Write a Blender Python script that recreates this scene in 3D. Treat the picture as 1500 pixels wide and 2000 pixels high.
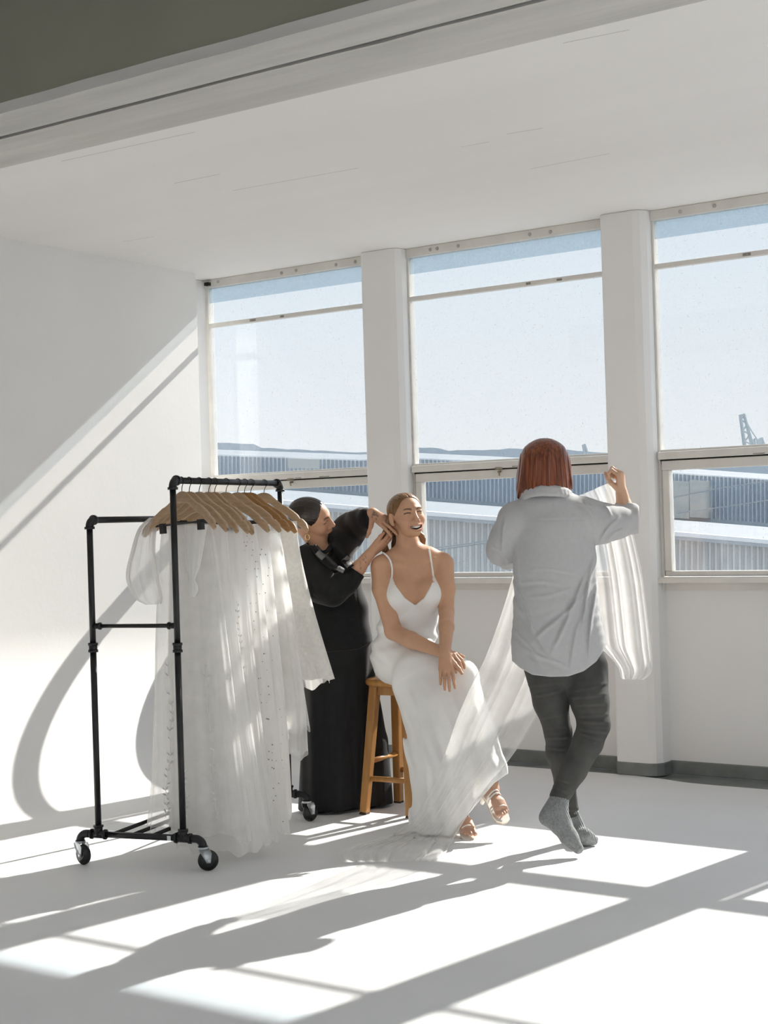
import bpy, bmesh, math, random
import numpy as np
from mathutils import Vector, Matrix
for o in list(bpy.data.objects): bpy.data.objects.remove(o)
SC = bpy.context.scene
COL = SC.collection
random.seed(7); RNG = np.random.RandomState(7)

# ------------------------------------------------------------------ camera
F_PX, YAW, PITCH, ROLL, CAM_H = 3050.0, -0.63009, 0.006238, -0.030641, 1.32
def cam_axes(y, p, r):
    cy, sy, cp, sp, cr, sr = math.cos(y), math.sin(y), math.cos(p), math.sin(p), math.cos(r), math.sin(r)
    fwd = np.array([sy*cp, cy*cp, sp]); right = np.array([cy, -sy, 0.0]); up = np.cross(right, fwd)
    return right*cr + up*sr, -right*sr + up*cr, fwd
RT, UP, FW = cam_axes(YAW, PITCH, ROLL)
CAM = np.array([0, 0, CAM_H])
cd = bpy.data.cameras.new('camera'); cam = bpy.data.objects.new('camera', cd); COL.objects.link(cam)
cd.sensor_fit = 'VERTICAL'; cd.sensor_height = 36.0; cd.sensor_width = 27.0; cd.lens = F_PX/2000*36.0
cam.matrix_world = Matrix(((RT[0], UP[0], -FW[0], CAM[0]), (RT[1], UP[1], -FW[1], CAM[1]), (RT[2], UP[2], -FW[2], CAM[2]), (0, 0, 0, 1)))
cd.clip_start = 0.05; cd.clip_end = 2000
SC.camera = cam

# ------------------------------------------------------------------ world, sun, exposure
SC.view_settings.view_transform = 'Standard'; SC.view_settings.look = 'None'
SC.view_settings.gamma = 1.0; SC.view_settings.use_curve_mapping = False
SC.view_settings.exposure = 0.42
SC.cycles.use_adaptive_sampling = True; SC.cycles.adaptive_threshold = 0.08; SC.cycles.adaptive_min_samples = 8
SC.cycles.max_bounces = 10; SC.cycles.diffuse_bounces = 5; SC.cycles.transparent_max_bounces = 40
SC.cycles.transmission_bounces = 8; SC.cycles.sample_clamp_indirect = 6.0
W = bpy.data.worlds.new('sky'); SC.world = W; W.use_nodes = True
wn = W.node_tree; wn.nodes.clear()
wo = wn.nodes.new('ShaderNodeOutputWorld'); wb = wn.nodes.new('ShaderNodeBackground')
wt = wn.nodes.new('ShaderNodeTexCoord'); ws = wn.nodes.new('ShaderNodeSeparateXYZ'); wr = wn.nodes.new('ShaderNodeValToRGB')
wn.links.new(wt.outputs['Generated'], ws.inputs[0]); wn.links.new(ws.outputs['Z'], wr.inputs[0])
el = wr.color_ramp.elements
el[0].position = 0.0; el[0].color = (0.90, 0.91, 0.92, 1)
el[1].position = 1.0; el[1].color = (0.36, 0.56, 0.85, 1)
e = el.new(0.10); e.color = (0.84, 0.885, 0.935, 1)
e = el.new(0.24); e.color = (0.72, 0.815, 0.91, 1)
wn.links.new(wr.outputs[0], wb.inputs[0]); wb.inputs[1].default_value = 0.80
wn.links.new(wb.outputs[0], wo.inputs[0])
SUN_DIR = np.array([-0.105, -1.0, -1/1.454]); SUN_DIR /= np.linalg.norm(SUN_DIR)
sd = bpy.data.lights.new('sun', 'SUN'); sun = bpy.data.objects.new('sun', sd); COL.objects.link(sun)
sd.energy = 9.0; sd.angle = math.radians(0.6); sd.color = (1.0, 0.94, 0.865)
sun.rotation_euler = Vector(SUN_DIR).to_track_quat('-Z', 'Y').to_euler()
sun.location = (-3.0, 12.0, 6.0)

# ------------------------------------------------------------------ helpers
def at(px, py, depth):
    """point of the place seen at a pixel of the photograph, that many metres in front of the camera"""
    return CAM + depth*((px-750)/F_PX*RT - (py-1000)/F_PX*UP + FW)
def on_y(px, py, y):
    d = at(px, py, 1.0) - CAM; return CAM + d*(y/d[1])
def on_z(px, py, z):
    d = at(px, py, 1.0) - CAM; return CAM + d*((z-CAM_H)/d[2])
def new_obj(name, me, mat=None, parent=None, smooth=True):
    o = bpy.data.objects.new(name, me); COL.objects.link(o)
    if mat is not None and not me.materials: me.materials.append(mat)
    if smooth and len(me.polygons): me.polygons.foreach_set('use_smooth', [True]*len(me.polygons))
    if parent is not None: o.parent = parent
    return o
def tag(o, label=None, cat=None, group=None, kind=None):
    if label: o['label'] = label
    if cat: o['category'] = cat
    if group: o['group'] = group
    if kind: o['kind'] = kind
    return o
def empty(name, loc=(0, 0, 0)):
    o = bpy.data.objects.new(name, None); COL.objects.link(o); o.location = loc; o.empty_display_size = 0.05
    return o
class MB:
    """collects verts and faces of one mesh"""
    def __init__(s): s.v = []; s.f = []
    def add(s, v, f):
        n = len(s.v); s.v += [tuple(map(float, p)) for p in v]; s.f += [tuple(int(i)+n for i in q) for q in f]; return s
    def box(s, x0, x1, y0, y1, z0, z1):
        return s.add([(x0,y0,z0),(x1,y0,z0),(x1,y1,z0),(x0,y1,z0),(x0,y0,z1),(x1,y0,z1),(x1,y1,z1),(x0,y1,z1)],
                     [(0,3,2,1),(4,5,6,7),(0,1,5,4),(1,2,6,5),(2,3,7,6),(3,0,4,7)])
    def prism(s, pts, h0, h1, axis='z'):
        n = len(pts)
        g = {'z': lambda a, b, h: (a, b, h), 'x': lambda a, b, h: (h, a, b), 'y': lambda a, b, h: (a, h, b)}[axis]
        return s.add([g(a, b, h0) for a, b in pts] + [g(a, b, h1) for a, b in pts],
                     [tuple(range(n))[::-1], tuple(range(n, 2*n))] + [(i, (i+1) % n, n+(i+1) % n, n+i) for i in range(n)])
    def tube(s, path, rad, seg=10, caps=True, flat=1.0, ref=None):
        P = np.array(path, float); n = len(P); R_ = np.broadcast_to(np.array(rad, float), (n,))
        T = np.gradient(P, axis=0) if n > 2 else np.repeat((P[1]-P[0])[None], 2, 0)
        T /= np.linalg.norm(T, axis=1)[:, None] + 1e-12
        a = np.array(ref if ref is not None else ([0, 0, 1] if abs(T[0][2]) < 0.9 else [1, 0, 0]), float)
        vs = []; fs = []
        for i in range(n):
            a = a - T[i]*(a@T[i]); a /= np.linalg.norm(a) + 1e-12; b = np.cross(T[i], a)
            for k in range(seg):
                t = 2*math.pi*k/seg; vs.append(P[i] + R_[i]*(math.cos(t)*a*flat + math.sin(t)*b))
        for i in range(n-1):
            for k in range(seg):
                k2 = (k+1) % seg; fs.append((i*seg+k, i*seg+k2, (i+1)*seg+k2, (i+1)*seg+k))
        if caps: fs += [tuple(range(seg))[::-1], tuple(range((n-1)*seg, n*seg))]
        return s.add(vs, fs)
    def lathe(s, prof, origin, axis, seg=20):
        ax = np.array(axis, float); ax /= np.linalg.norm(ax)
        a = np.cross(ax, [0.3, 0.2, 0.93] if abs(ax[2]) < 0.8 else [1, 0, 0]); a /= np.linalg.norm(a); b = np.cross(ax, a)
        vs = [np.array(origin) + ax*h + r*(math.cos(2*math.pi*k/seg)*a + math.sin(2*math.pi*k/seg)*b) for r, h in prof for k in range(seg)]
        fs = [(i*seg+k, i*seg+(k+1) % seg, (i+1)*seg+(k+1) % seg, (i+1)*seg+k) for i in range(len(prof)-1) for k in range(seg)]
        return s.add(vs, fs + [tuple(range(seg))[::-1], tuple(range((len(prof)-1)*seg, len(prof)*seg))])
    def grid(s, G, closed=False):
        """G: array (n, m, 3)"""
        n, m = G.shape[:2]; mm = m if closed else m-1
        return s.add(G.reshape(-1, 3), [(i*m+j, i*m+(j+1) % m, (i+1)*m+(j+1) % m, (i+1)*m+j) for i in range(n-1) for j in range(mm)])
    def mesh(s, name='m'):
        me = bpy.data.meshes.new(name); me.from_pydata(s.v, [], s.f); me.update(); return me
    def build(s, name, mat, parent=None, smooth=False, bevel=0.0, origin=None):
        me = s.mesh(name)
        if origin is not None:
            me.transform(Matrix.Translation(-Vector(tuple(map(float, origin)))))
        o = new_obj(name, me, mat, parent, smooth)
        if origin is not None: o.location = tuple(map(float, origin))
        if bevel:
            b = o.modifiers.new('bevel', 'BEVEL'); b.width = bevel; b.segments = 2; b.limit_method = 'ANGLE'; b.angle_limit = math.radians(40)
        return o

def spline(pts, n):
    """Catmull-Rom through pts (k, d), n samples"""
    P = np.array(pts, float); k = len(P)
    if k == 2: return P[0] + (P[1]-P[0])*np.linspace(0, 1, n)[:, None]
    Q = np.vstack([2*P[0]-P[1], P, 2*P[-1]-P[-2]]); t = np.linspace(0, k-1-1e-9, n); i = t.astype(int); u = (t-i)[:, None]
    a, b, c, d = Q[i], Q[i+1], Q[i+2], Q[i+3]
    return 0.5*((2*b) + (-a+c)*u + (2*a-5*b+4*c-d)*u**2 + (-a+3*b-3*c+d)*u**3)

# ------------------------------------------------------------------ materials
MATS = {}
def mat(name, col, rough=0.6, spec=0.4, metal=0.0, var=0.0, vscale=6.0, col2=None, bump=0.0, bscale=60.0, stretch=(1, 1, 1),
        sheen=0.0, vcol=False, coat=0.0, translucent=0.0, detail=4.0, bdist=0.01, wave=0.0):
    if name in MATS: return MATS[name]
    m = bpy.data.materials.new(name); m.use_nodes = True; nt = m.node_tree; N = nt.nodes; L = nt.links
    b = N['Principled BSDF']; b.inputs['Roughness'].default_value = rough; b.inputs['Metallic'].default_value = metal
    b.inputs['Specular IOR Level'].default_value = spec; b.inputs['Base Color'].default_value = (*col, 1)
    if sheen: b.inputs['Sheen Weight'].default_value = sheen; b.inputs['Sheen Roughness'].default_value = 0.4
    if coat: b.inputs['Coat Weight'].default_value = coat
    tc = N.new('ShaderNodeTexCoord'); mp = N.new('ShaderNodeMapping'); mp.inputs['Scale'].default_value = stretch
    L.new(tc.outputs['Object'], mp.inputs[0])
    src = None
    if vcol:
        a = N.new('ShaderNodeVertexColor'); a.layer_name = 'Col'; src = a.outputs[0]; L.new(src, b.inputs['Base Color'])
    if var or col2:
        nz = N.new('ShaderNodeTexNoise'); nz.inputs['Scale'].default_value = vscale; nz.inputs['Detail'].default_value = detail
        L.new(mp.outputs[0], nz.inputs['Vector'])
        if wave:
            nz = N.new('ShaderNodeTexWave'); nz.inputs['Scale'].default_value = wave; L.new(mp.outputs[0], nz.inputs['Vector'])
        rp = N.new('ShaderNodeValToRGB'); rp.color_ramp.elements[0].position = 0.32; rp.color_ramp.elements[1].position = 0.68
        L.new(nz.outputs[0], rp.inputs[0])
        mx = N.new('ShaderNodeMix'); mx.data_type = 'RGBA'
        c2 = col2 if col2 else tuple(max(0, c*(1-var)) for c in col)
        if src is not None:
            mx.blend_type = 'MULTIPLY'; mx.inputs[0].default_value = 1.0
            L.new(src, mx.inputs[6]); rp.color_ramp.elements[0].color = (1-var, 1-var, 1-var, 1); L.new(rp.outputs[0], mx.inputs[7])
        else:
            mx.inputs[6].default_value = (*col, 1); mx.inputs[7].default_value = (*c2, 1); L.new(rp.outputs[0], mx.inputs[0])
        L.new(mx.outputs[2], b.inputs['Base Color']); src = mx.outputs[2]
    if bump:
        nb = N.new('ShaderNodeTexNoise'); nb.inputs['Scale'].default_value = bscale; nb.inputs['Detail'].default_value = 5.0
        L.new(mp.outputs[0], nb.inputs['Vector']); bp = N.new('ShaderNodeBump'); bp.inputs['Strength'].default_value = bump
        bp.inputs['Distance'].default_value = bdist; L.new(nb.outputs[0], bp.inputs['Height']); L.new(bp.outputs[0], b.inputs['Normal'])
    if translucent:
        tl = N.new('ShaderNodeBsdfTranslucent'); ms = N.new('ShaderNodeMixShader'); ms.inputs[0].default_value = translucent
        if src is not None: L.new(src, tl.inputs[0])
        else: tl.inputs[0].default_value = (*col, 1)
        L.new(b.outputs[0], ms.inputs[1]); L.new(tl.outputs[0], ms.inputs[2]); L.new(ms.outputs[0], N['Material Output'].inputs[0])
    MATS[name] = m; return m
def sheer(name, col, cover=0.4, trans=0.5, weave=900.0, fold_boost=0.5, var=0.25):
    """net fabric: part of each patch is thread (diffuse + translucent), the rest is open"""
    if name in MATS: return MATS[name]
    m = bpy.data.materials.new(name); m.use_nodes = True; nt = m.node_tree; N = nt.nodes; L = nt.links; N.clear()
    out = N.new('ShaderNodeOutputMaterial'); df = N.new('ShaderNodeBsdfDiffuse'); tl = N.new('ShaderNodeBsdfTranslucent'); tp = N.new('ShaderNodeBsdfTransparent')
    df.inputs[0].default_value = (*col, 1); tl.inputs[0].default_value = (*col, 1)
    m1 = N.new('ShaderNodeMixShader'); m1.inputs[0].default_value = trans; L.new(df.outputs[0], m1.inputs[1]); L.new(tl.outputs[0], m1.inputs[2])
    # a net seen edge-on shows more thread: cover / cos(angle)
    geo = N.new('ShaderNodeLayerWeight'); geo.inputs[0].default_value = fold_boost
    tc = N.new('ShaderNodeTexCoord'); nz = N.new('ShaderNodeTexNoise'); nz.inputs['Scale'].default_value = 9.0; nz.inputs['Detail'].default_value = 3
    L.new(tc.outputs['Object'], nz.inputs['Vector'])
    ma = N.new('ShaderNodeMath'); ma.operation = 'MULTIPLY_ADD'; L.new(geo.outputs['Facing'], ma.inputs[0]); ma.inputs[1].default_value = 1.0-cover; ma.inputs[2].default_value = cover
    mb_ = N.new('ShaderNodeMath'); mb_.operation = 'MULTIPLY_ADD'; L.new(nz.outputs[0], mb_.inputs[0]); mb_.inputs[1].default_value = var; mb_.inputs[2].default_value = -var*0.5
    mc = N.new('ShaderNodeMath'); mc.operation = 'ADD'; mc.use_clamp = True; L.new(ma.outputs[0], mc.inputs[0]); L.new(mb_.outputs[0], mc.inputs[1])
    m2 = N.new('ShaderNodeMixShader'); L.new(mc.outputs[0], m2.inputs[0]); L.new(tp.outputs[0], m2.inputs[1]); L.new(m1.outputs[0], m2.inputs[2])
    L.new(m2.outputs[0], out.inputs[0]); MATS[name] = m; return m

M_WALL = mat('white_wall_paint', (0.82, 0.81, 0.795), 0.75, 0.25, var=0.035, vscale=1.3, bump=0.12, bscale=35, bdist=0.004)
M_CEIL = mat('white_ceiling_paint', (0.83, 0.81, 0.79), 0.8, 0.2, var=0.03, vscale=0.8, bump=0.1, bscale=12, stretch=(0.3, 3, 1), bdist=0.004)
M_FLOOR = mat('white_floor_paint', (0.80, 0.80, 0.80), 0.62, 0.25, var=0.045, vscale=1.7, bump=0.06, bscale=25, bdist=0.003)
M_FRAME = mat('cream_window_paint', (0.74, 0.715, 0.67), 0.5, 0.4, var=0.1, vscale=7, bump=0.15, bscale=40, bdist=0.003)
M_GREY = mat('grey_skirting_paint', (0.21, 0.225, 0.215), 0.5, 0.4, var=0.3, vscale=9, bump=0.3, bscale=30)
M_BEAM = mat('chalky_beam_paint', (0.62, 0.60, 0.56), 0.8, 0.2, var=0.22, vscale=3, stretch=(0.35, 3, 3), bump=0.3, bscale=18)
M_OLIVE = mat('olive_beam_paint', (0.27, 0.262, 0.205), 0.7, 0.3, var=0.12, vscale=2, bump=0.1, bscale=15)
M_DARK = mat('dark_gap', (0.03, 0.03, 0.025), 0.8, 0.2, var=0.3)
M_BRASS = mat('worn_brass', (0.42, 0.36, 0.25), 0.4, 0.5, metal=0.7, var=0.4, vscale=40)
M_CHIP = mat('chipped_paint_patch', (0.36, 0.34, 0.30), 0.8, 0.2, var=0.5, vscale=60)
def glass_mat():
    m = bpy.data.materials.new('window_glass'); m.use_nodes = True; nt = m.node_tree; N = nt.nodes; L = nt.links; N.clear()
    out = N.new('ShaderNodeOutputMaterial'); tp = N.new('ShaderNodeBsdfTransparent'); gl = N.new('ShaderNodeBsdfGlossy'); df = N.new('ShaderNodeBsdfDiffuse')
    tp.inputs[0].default_value = (0.97, 0.985, 0.99, 1); gl.inputs['Roughness'].default_value = 0.02; df.inputs[0].default_value = (0.8, 0.82, 0.85, 1)
    a = N.new('ShaderNodeMixShader'); a.inputs[0].default_value = 0.035; L.new(tp.outputs[0], a.inputs[1]); L.new(gl.outputs[0], a.inputs[2])
    tc = N.new('ShaderNodeTexCoord'); nz = N.new('ShaderNodeTexNoise'); nz.inputs['Scale'].default_value = 120; nz.inputs['Detail'].default_value = 2
    L.new(tc.outputs['Object'], nz.inputs['Vector']); rp = N.new('ShaderNodeValToRGB'); rp.color_ramp.elements[0].position = 0.66; rp.color_ramp.elements[1].position = 0.8
    rp.color_ramp.elements[0].color = (0.05, 0.05, 0.05, 1); rp.color_ramp.elements[1].color = (0.5, 0.5, 0.5, 1); L.new(nz.outputs[0], rp.inputs[0])
    b = N.new('ShaderNodeMixShader'); L.new(rp.outputs[0], b.inputs[0]); L.new(a.outputs[0], b.inputs[1]); L.new(df.outputs[0], b.inputs[2])
    L.new(b.outputs[0], out.inputs[0]); return m
M_GLASS = glass_mat()
def film_mat():
    m = bpy.data.materials.new('frosted_film'); m.use_nodes = True; N = m.node_tree.nodes; L = m.node_tree.links; N.clear()
    out = N.new('ShaderNodeOutputMaterial'); tp = N.new('ShaderNodeBsdfTransparent'); df = N.new('ShaderNodeBsdfDiffuse'); mx = N.new('ShaderNodeMixShader')
    tp.inputs[0].default_value = (0.82, 0.875, 0.91, 1); df.inputs[0].default_value = (0.55, 0.62, 0.68, 1)
    tc = N.new('ShaderNodeTexCoord'); nz = N.new('ShaderNodeTexNoise'); nz.inputs['Scale'].default_value = 110; nz.inputs['Detail'].default_value = 6; L.new(tc.outputs['Object'], nz.inputs['Vector'])
    rp = N.new('ShaderNodeValToRGB'); rp.color_ramp.elements[0].position = 0.45; rp.color_ramp.elements[1].position = 0.75; rp.color_ramp.elements[0].color = (0.12, 0.12, 0.12, 1); rp.color_ramp.elements[1].color = (0.28, 0.28, 0.28, 1)
    L.new(nz.outputs[0], rp.inputs[0]); L.new(rp.outputs[0], mx.inputs[0]); L.new(tp.outputs[0], mx.inputs[1]); L.new(df.outputs[0], mx.inputs[2]); L.new(mx.outputs[0], out.inputs[0]); return m
M_FILM = film_mat()

# ------------------------------------------------------------------ the room
CEIL = 2.85; YW = 7.24; XR = 1.7; YB = -2.6
def cyc_x(y): return -6.42 + (7.0-y)*0.066
# floor: grey base with the white paint stopping short of the window wall
fl = MB().box(-6.9, XR, YB, YW, -0.06, -0.003).build('floor', M_GREY); tag(fl, 'studio floor', None, kind='structure')
edge = [(-6.3, 7.10), (-5.3, 7.115), (-4.4, 7.10), (-3.75, 7.105), (-3.5, 7.07), (-3.3, 7.02), (-2.9, 7.01), (-2.2, 6.98), (-1.0, 7.0), (XR, 7.0)]
ed = spline(edge, 80); pts = [(XR, YB), (*ed[-1],)] + [tuple(p) for p in ed[::-1][1:]] + [(cyc_x(6.95)+0.05, 6.95), (cyc_x(YB)+0.05, YB)]
MB().prism(pts, -0.003, 0.0).build('painted_area', M_FLOOR, fl)
# left wall: white cove curving into the floor
R_C = 0.82; prof = [(0.0, CEIL)] + [(0.0, CEIL-(CEIL-R_C)*t) for t in (0.25, 0.5, 0.75)]
prof += [(R_C-R_C*math.cos(a), R_C-R_C*math.sin(a)) for a in np.linspace(0, math.pi/2, 40)]
prof += [(R_C+0.3, 0.0004)]
ys = np.linspace(6.95, YB, 24); G = np.array([[(cyc_x(y)+dx, y, max(z, 0.0004)) for dx, z in prof] for y in ys])
wl = MB().grid(G)
G2 = np.array([[(cyc_x(y)-0.06, y, z) for dx, z in prof] for y in (6.95, YB)]); wl.grid(G2)
wl.add([G[0, j] for j in range(len(prof))] + [(cyc_x(6.95)-0.06, 6.95, p[1]) for p in prof],
       [(j, j+1, len(prof)+j+1, len(prof)+j) for j in range(len(prof)-1)])
wl = wl.build('wall_left', M_WALL, smooth=False)
wl.data.polygons.foreach_set('use_smooth', [True]*len(wl.data.polygons)); tag(wl, 'white curved studio wall', kind='structure')
# side room walls and ceiling
tag(MB().box(-6.75, -6.60, 6.6, YW+0.01, 0, CEIL).build('wall_corner', M_WALL), 'white corner return', kind='structure')
tag(MB().box(-6.75, -6.60, YB, 6.6, 0, CEIL).build('wall_behind', M_WALL), 'plain wall', kind='structure')
def fill_opening_wall(name, horiz):  # unseen walls; unglazed openings added so sky light fills the room
    w = MB(); lo, hi = (YB, YW) if not horiz else (-6.9, XR+0.15)
    def bx(a, b, z0, z1):
        if horiz: w.box(a, b, YB-0.15, YB, z0, z1)
        else: w.box(XR, XR+0.15, a, b, z0, z1)
    bx(lo, hi, 0, 0.9); bx(lo, hi, 2.75, CEIL)
    n = 6; st = (hi-lo)/n
    for k in range(n+1): bx(max(lo, lo+k*st-0.12), min(hi, lo+k*st+0.12), 0.9, 2.75)
    return tag(w.build(name, M_WALL), 'unseen white wall with openings added to let sky light in', kind='structure')
fill_opening_wall('wall_right', False); fill_opening_wall('wall_rear', True)
tag(MB().box(-6.9, XR+0.15, YB-0.15, YW+0.03, CEIL, CEIL+0.2).build('ceiling', M_CEIL), 'white painted plaster ceiling', kind='structure')
# ceiling beam across the room, near the camera: olive side, chalky underside in two boards with a dark groove
ZB = 2.5
bm_ = MB().box(-6.6, XR, 2.93, 3.36, ZB+0.03, CEIL).build('trim_1', M_OLIVE); tag(bm_, 'ceiling beam with olive side', kind='structure')
def ragged(y0, y1, z0, z1, amp, seed):
    r = np.random.RandomState(seed); xs = np.linspace(-6.6, XR, 160); j0 = np.interp(xs, np.linspace(-6.6, XR, 60), r.randn(60)*amp)
    v = []; 
    for x, j in zip(xs, j0): v += [(x, y0+j, z0), (x, y1, z0), (x, y1, z1), (x, y0+j, z1)]
    return MB().add(v, [(4*i+a, 4*i+b, 4*i+4+b, 4*i+4+a) for i in range(159) for a, b in ((0, 1), (1, 2), (2, 3), (3, 0))])
ragged(2.925, 3.095, ZB-0.0, ZB+0.03, 0.004, 1).build('board', M_BEAM, bm_)
ragged(3.118, 3.365, ZB-0.0, ZB+0.03, 0.002, 2).build('board', M_BEAM, bm_)
MB().box(-6.6, XR, 3.09, 3.12, ZB+0.012, ZB+0.03).build('groove', M_DARK, bm_)
# faint plaster scratches on the ceiling
CE_ = bpy.data.objects['ceiling']
for (x0, y0), (x1, y1) in (((120, 315), (380, 258)), ((340, 358), (430, 340)), ((455, 372), (700, 328)), ((1035, 330), (1190, 300)), ((990, 262), (1060, 250)), ((1100, 84), (1230, 58)), ((900, 287), (955, 277)), ((240, 472), (300, 462))):
    a, b_ = on_z(x0, y0, CEIL), on_z(x1, y1, CEIL); d_ = (b_-a)/np.linalg.norm(b_-a); n_ = np.array([-d_[1], d_[0], 0])*0.0011
    MB().add([a-n_-[0, 0, .0006], b_-n_-[0, 0, .0006], b_+n_-[0, 0, .0006], a+n_-[0, 0, .0006], a-n_+[0, 0, .001], b_-n_+[0, 0, .001], b_+n_+[0, 0, .001], a+n_+[0, 0, .001]], [(0, 1, 2, 3), (7, 6, 5, 4), (0, 4, 5, 1), (1, 5, 6, 2), (2, 6, 7, 3), (3, 7, 4, 0)]).build('crack', mat('crack_line', (0.55, 0.52, 0.49), 0.8, var=0.1), CE_)
# window wall
wb_ = MB().box(-6.7, XR, YW, YW+0.06, 0, 0.935).build('wall_back', M_WALL); tag(wb_, 'white window wall', kind='structure')
COLS = [(-5.295, -5.04), (-3.765, -3.525), (-2.25, -2.01), (-0.73, -0.49), (0.79, 1.03)]
for i, (a, b) in enumerate(COLS):
    c = MB().prism([(a+0.012, 7.10), (b-0.055, 7.10), (b-0.02, 7.115), (b, 7.15), (b, YW+0.012), (a, YW+0.012), (a, 7.112)], 0.0, CEIL-0.0005).build('pillar', M_WALL, wb_, bevel=0.004)
    MB().prism([(a+0.008, 7.094), (b-0.053, 7.094), (b-0.015, 7.109), (b+0.006, 7.148), (b+0.006, YW), (a-0.006, YW), (a-0.006, 7.11)], 0.0, 0.066).build('skirting', M_GREY, wb_, bevel=0.006)
tag(MB().box(-6.6, XR, YW-0.012, YW+0.01, 0, 0.068).build('baseboard_back', M_GREY, bevel=0.005), 'grey painted skirting', kind='structure')
# windows
OPEN = [(-6.60, COLS[0][0])] + [(COLS[i][1], COLS[i+1][0]) for i in range(4)] + [(COLS[4][1], XR)]
def worn(mb, n, x0, x1, y, z, seed):
    pass
for i, (a, b) in enumerate(OPEN):
    f0 = a + (0.048 if i == 0 else 0.012); f1 = b - 0.012
    w = MB()
    # fixed outer frame: head, jambs, middle rail, sill
    w.box(a, b, 7.19, YW+0.01, 2.80, CEIL-0.0003)
    w.box(a, f0+0.0, 7.20, YW+0.01, 0.93, 2.80); w.box(f1, b, 7.20, YW+0.01, 0.93, 2.80)
    w.box(f0-0.0, f1, 7.205, 7.245, 1.627, 1.640)
    o = w.build('window_%d' % (i+1), M_FRAME, bevel=0.003); tag(o, 'painted timber window', kind='structure')
    MB().box(f0, f1, 7.165, 7.25, 1.590, 1.628).build('rail', M_FRAME, o, bevel=0.006)
    MB().box(f0, f1, 7.20, 7.235, 2.555, 2.580).build('transom_bar', M_FRAME, o, bevel=0.003)
    s = MB(); s0, s1 = f0+0.012, f1-0.006
    s.box(s0, s1, 7.185, 7.235, 1.535, 1.583); s.box(s0, s1, 7.19, 7.235, 1.003, 1.028)
    s.box(s0, s0+0.038, 7.187, 7.235, 1.028, 1.535); s.box(s1-0.038, s1, 7.187, 7.235, 1.028, 1.535)
    so = s.build('sash', M_FRAME, o, bevel=0.004)
    MB().box(s0+0.03, s1-0.03, 7.215, 7.219, 1.02, 1.54).build('pane', M_GLASS, so)
    MB().box(f0-0.004, f1+0.004, 7.218, 7.222, 1.63, 2.57).build('pane', M_GLASS, o)
    MB().box(f0-0.004, f1+0.004, 7.218, 7.222, 2.57, 2.805).build('pane', M_GLASS, o)
    MB().box(f0, f1, 7.2135, 7.2165, 2.708, 2.80).build('frosted_film', M_FILM, o)
    MB().box(a, b, 7.15, YW+0.02, 0.968, 0.998).build('sill', M_FRAME, o, bevel=0.005)
    MB().box(a, b, YW-0.022, YW+0.01, 0.930, 0.968).build('apron', M_FRAME, o, bevel=0.003)
    MB().box(s0-0.006, s0, 7.20, 7.23, 1.003, 1.587).build('gap', M_DARK, o)
    MB().box(f0, f1, 7.195, 7.23, 1.583, 1.590).build('gap', M_DARK, o)
    if i < 4:
        cx = f0 + (f1-f0)*(0.52 if i != 1 else 0.46)
        lt = MB().box(cx-0.022, cx+0.022, 7.158, 7.17, 1.584, 1.592); lt.tube([(cx, 7.185, 1.572), (cx, 7.16, 1.570), (cx+0.012, 7.15, 1.566), (cx+0.014, 7.15, 1.548)], 0.0055, 8)
        lt.build('latch', M_BRASS, o, smooth=True)
        r = random.Random(i)
        for k in range(5):
            x = r.uniform(f0+0.05, f1-0.05); z = r.choice([2.825, 2.822, 2.83]); q = MB().lathe([(0.0, -0.001), (0.011, -0.001), (0.009, 0.004), (0.002, 0.005)], (x, 7.19, z), (0, -1, 0), 9)
            q.build('screw_plug', mat('plug_paint', (0.5, 0.48, 0.43), 0.7, var=0.3), o, smooth=True)
        for k in range(2):
            x = r.uniform(f0+0.1, f1-0.2); l_ = r.uniform(0.02, 0.05)
            MB().box(x, x+l_, 7.1985, 7.2003, 2.560, 2.560+r.uniform(0.006, 0.014)).build('paint_chip', M_CHIP, o)
            x = r.uniform(f0+0.1, f1-0.2); MB().box(x, x+l_*1.6, 7.1635, 7.1652, 1.592, 1.5965).build('paint_chip', M_CHIP, o)
MB().box(-6.548, -6.515, 7.165, 7.19, 2.812, 2.832).build('bracket', M_DARK, bpy.data.objects['window_1'])
MB().box(-6.75, -6.572, 7.08, YW+0.012, 0, CEIL-0.001).build('jamb', M_WALL, bpy.data.objects['window_1'], bevel=0.004)
MB().box(-6.75, -6.432, 6.90, 6.96, 0, CEIL-0.001).build('return', M_WALL, wl)

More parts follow.
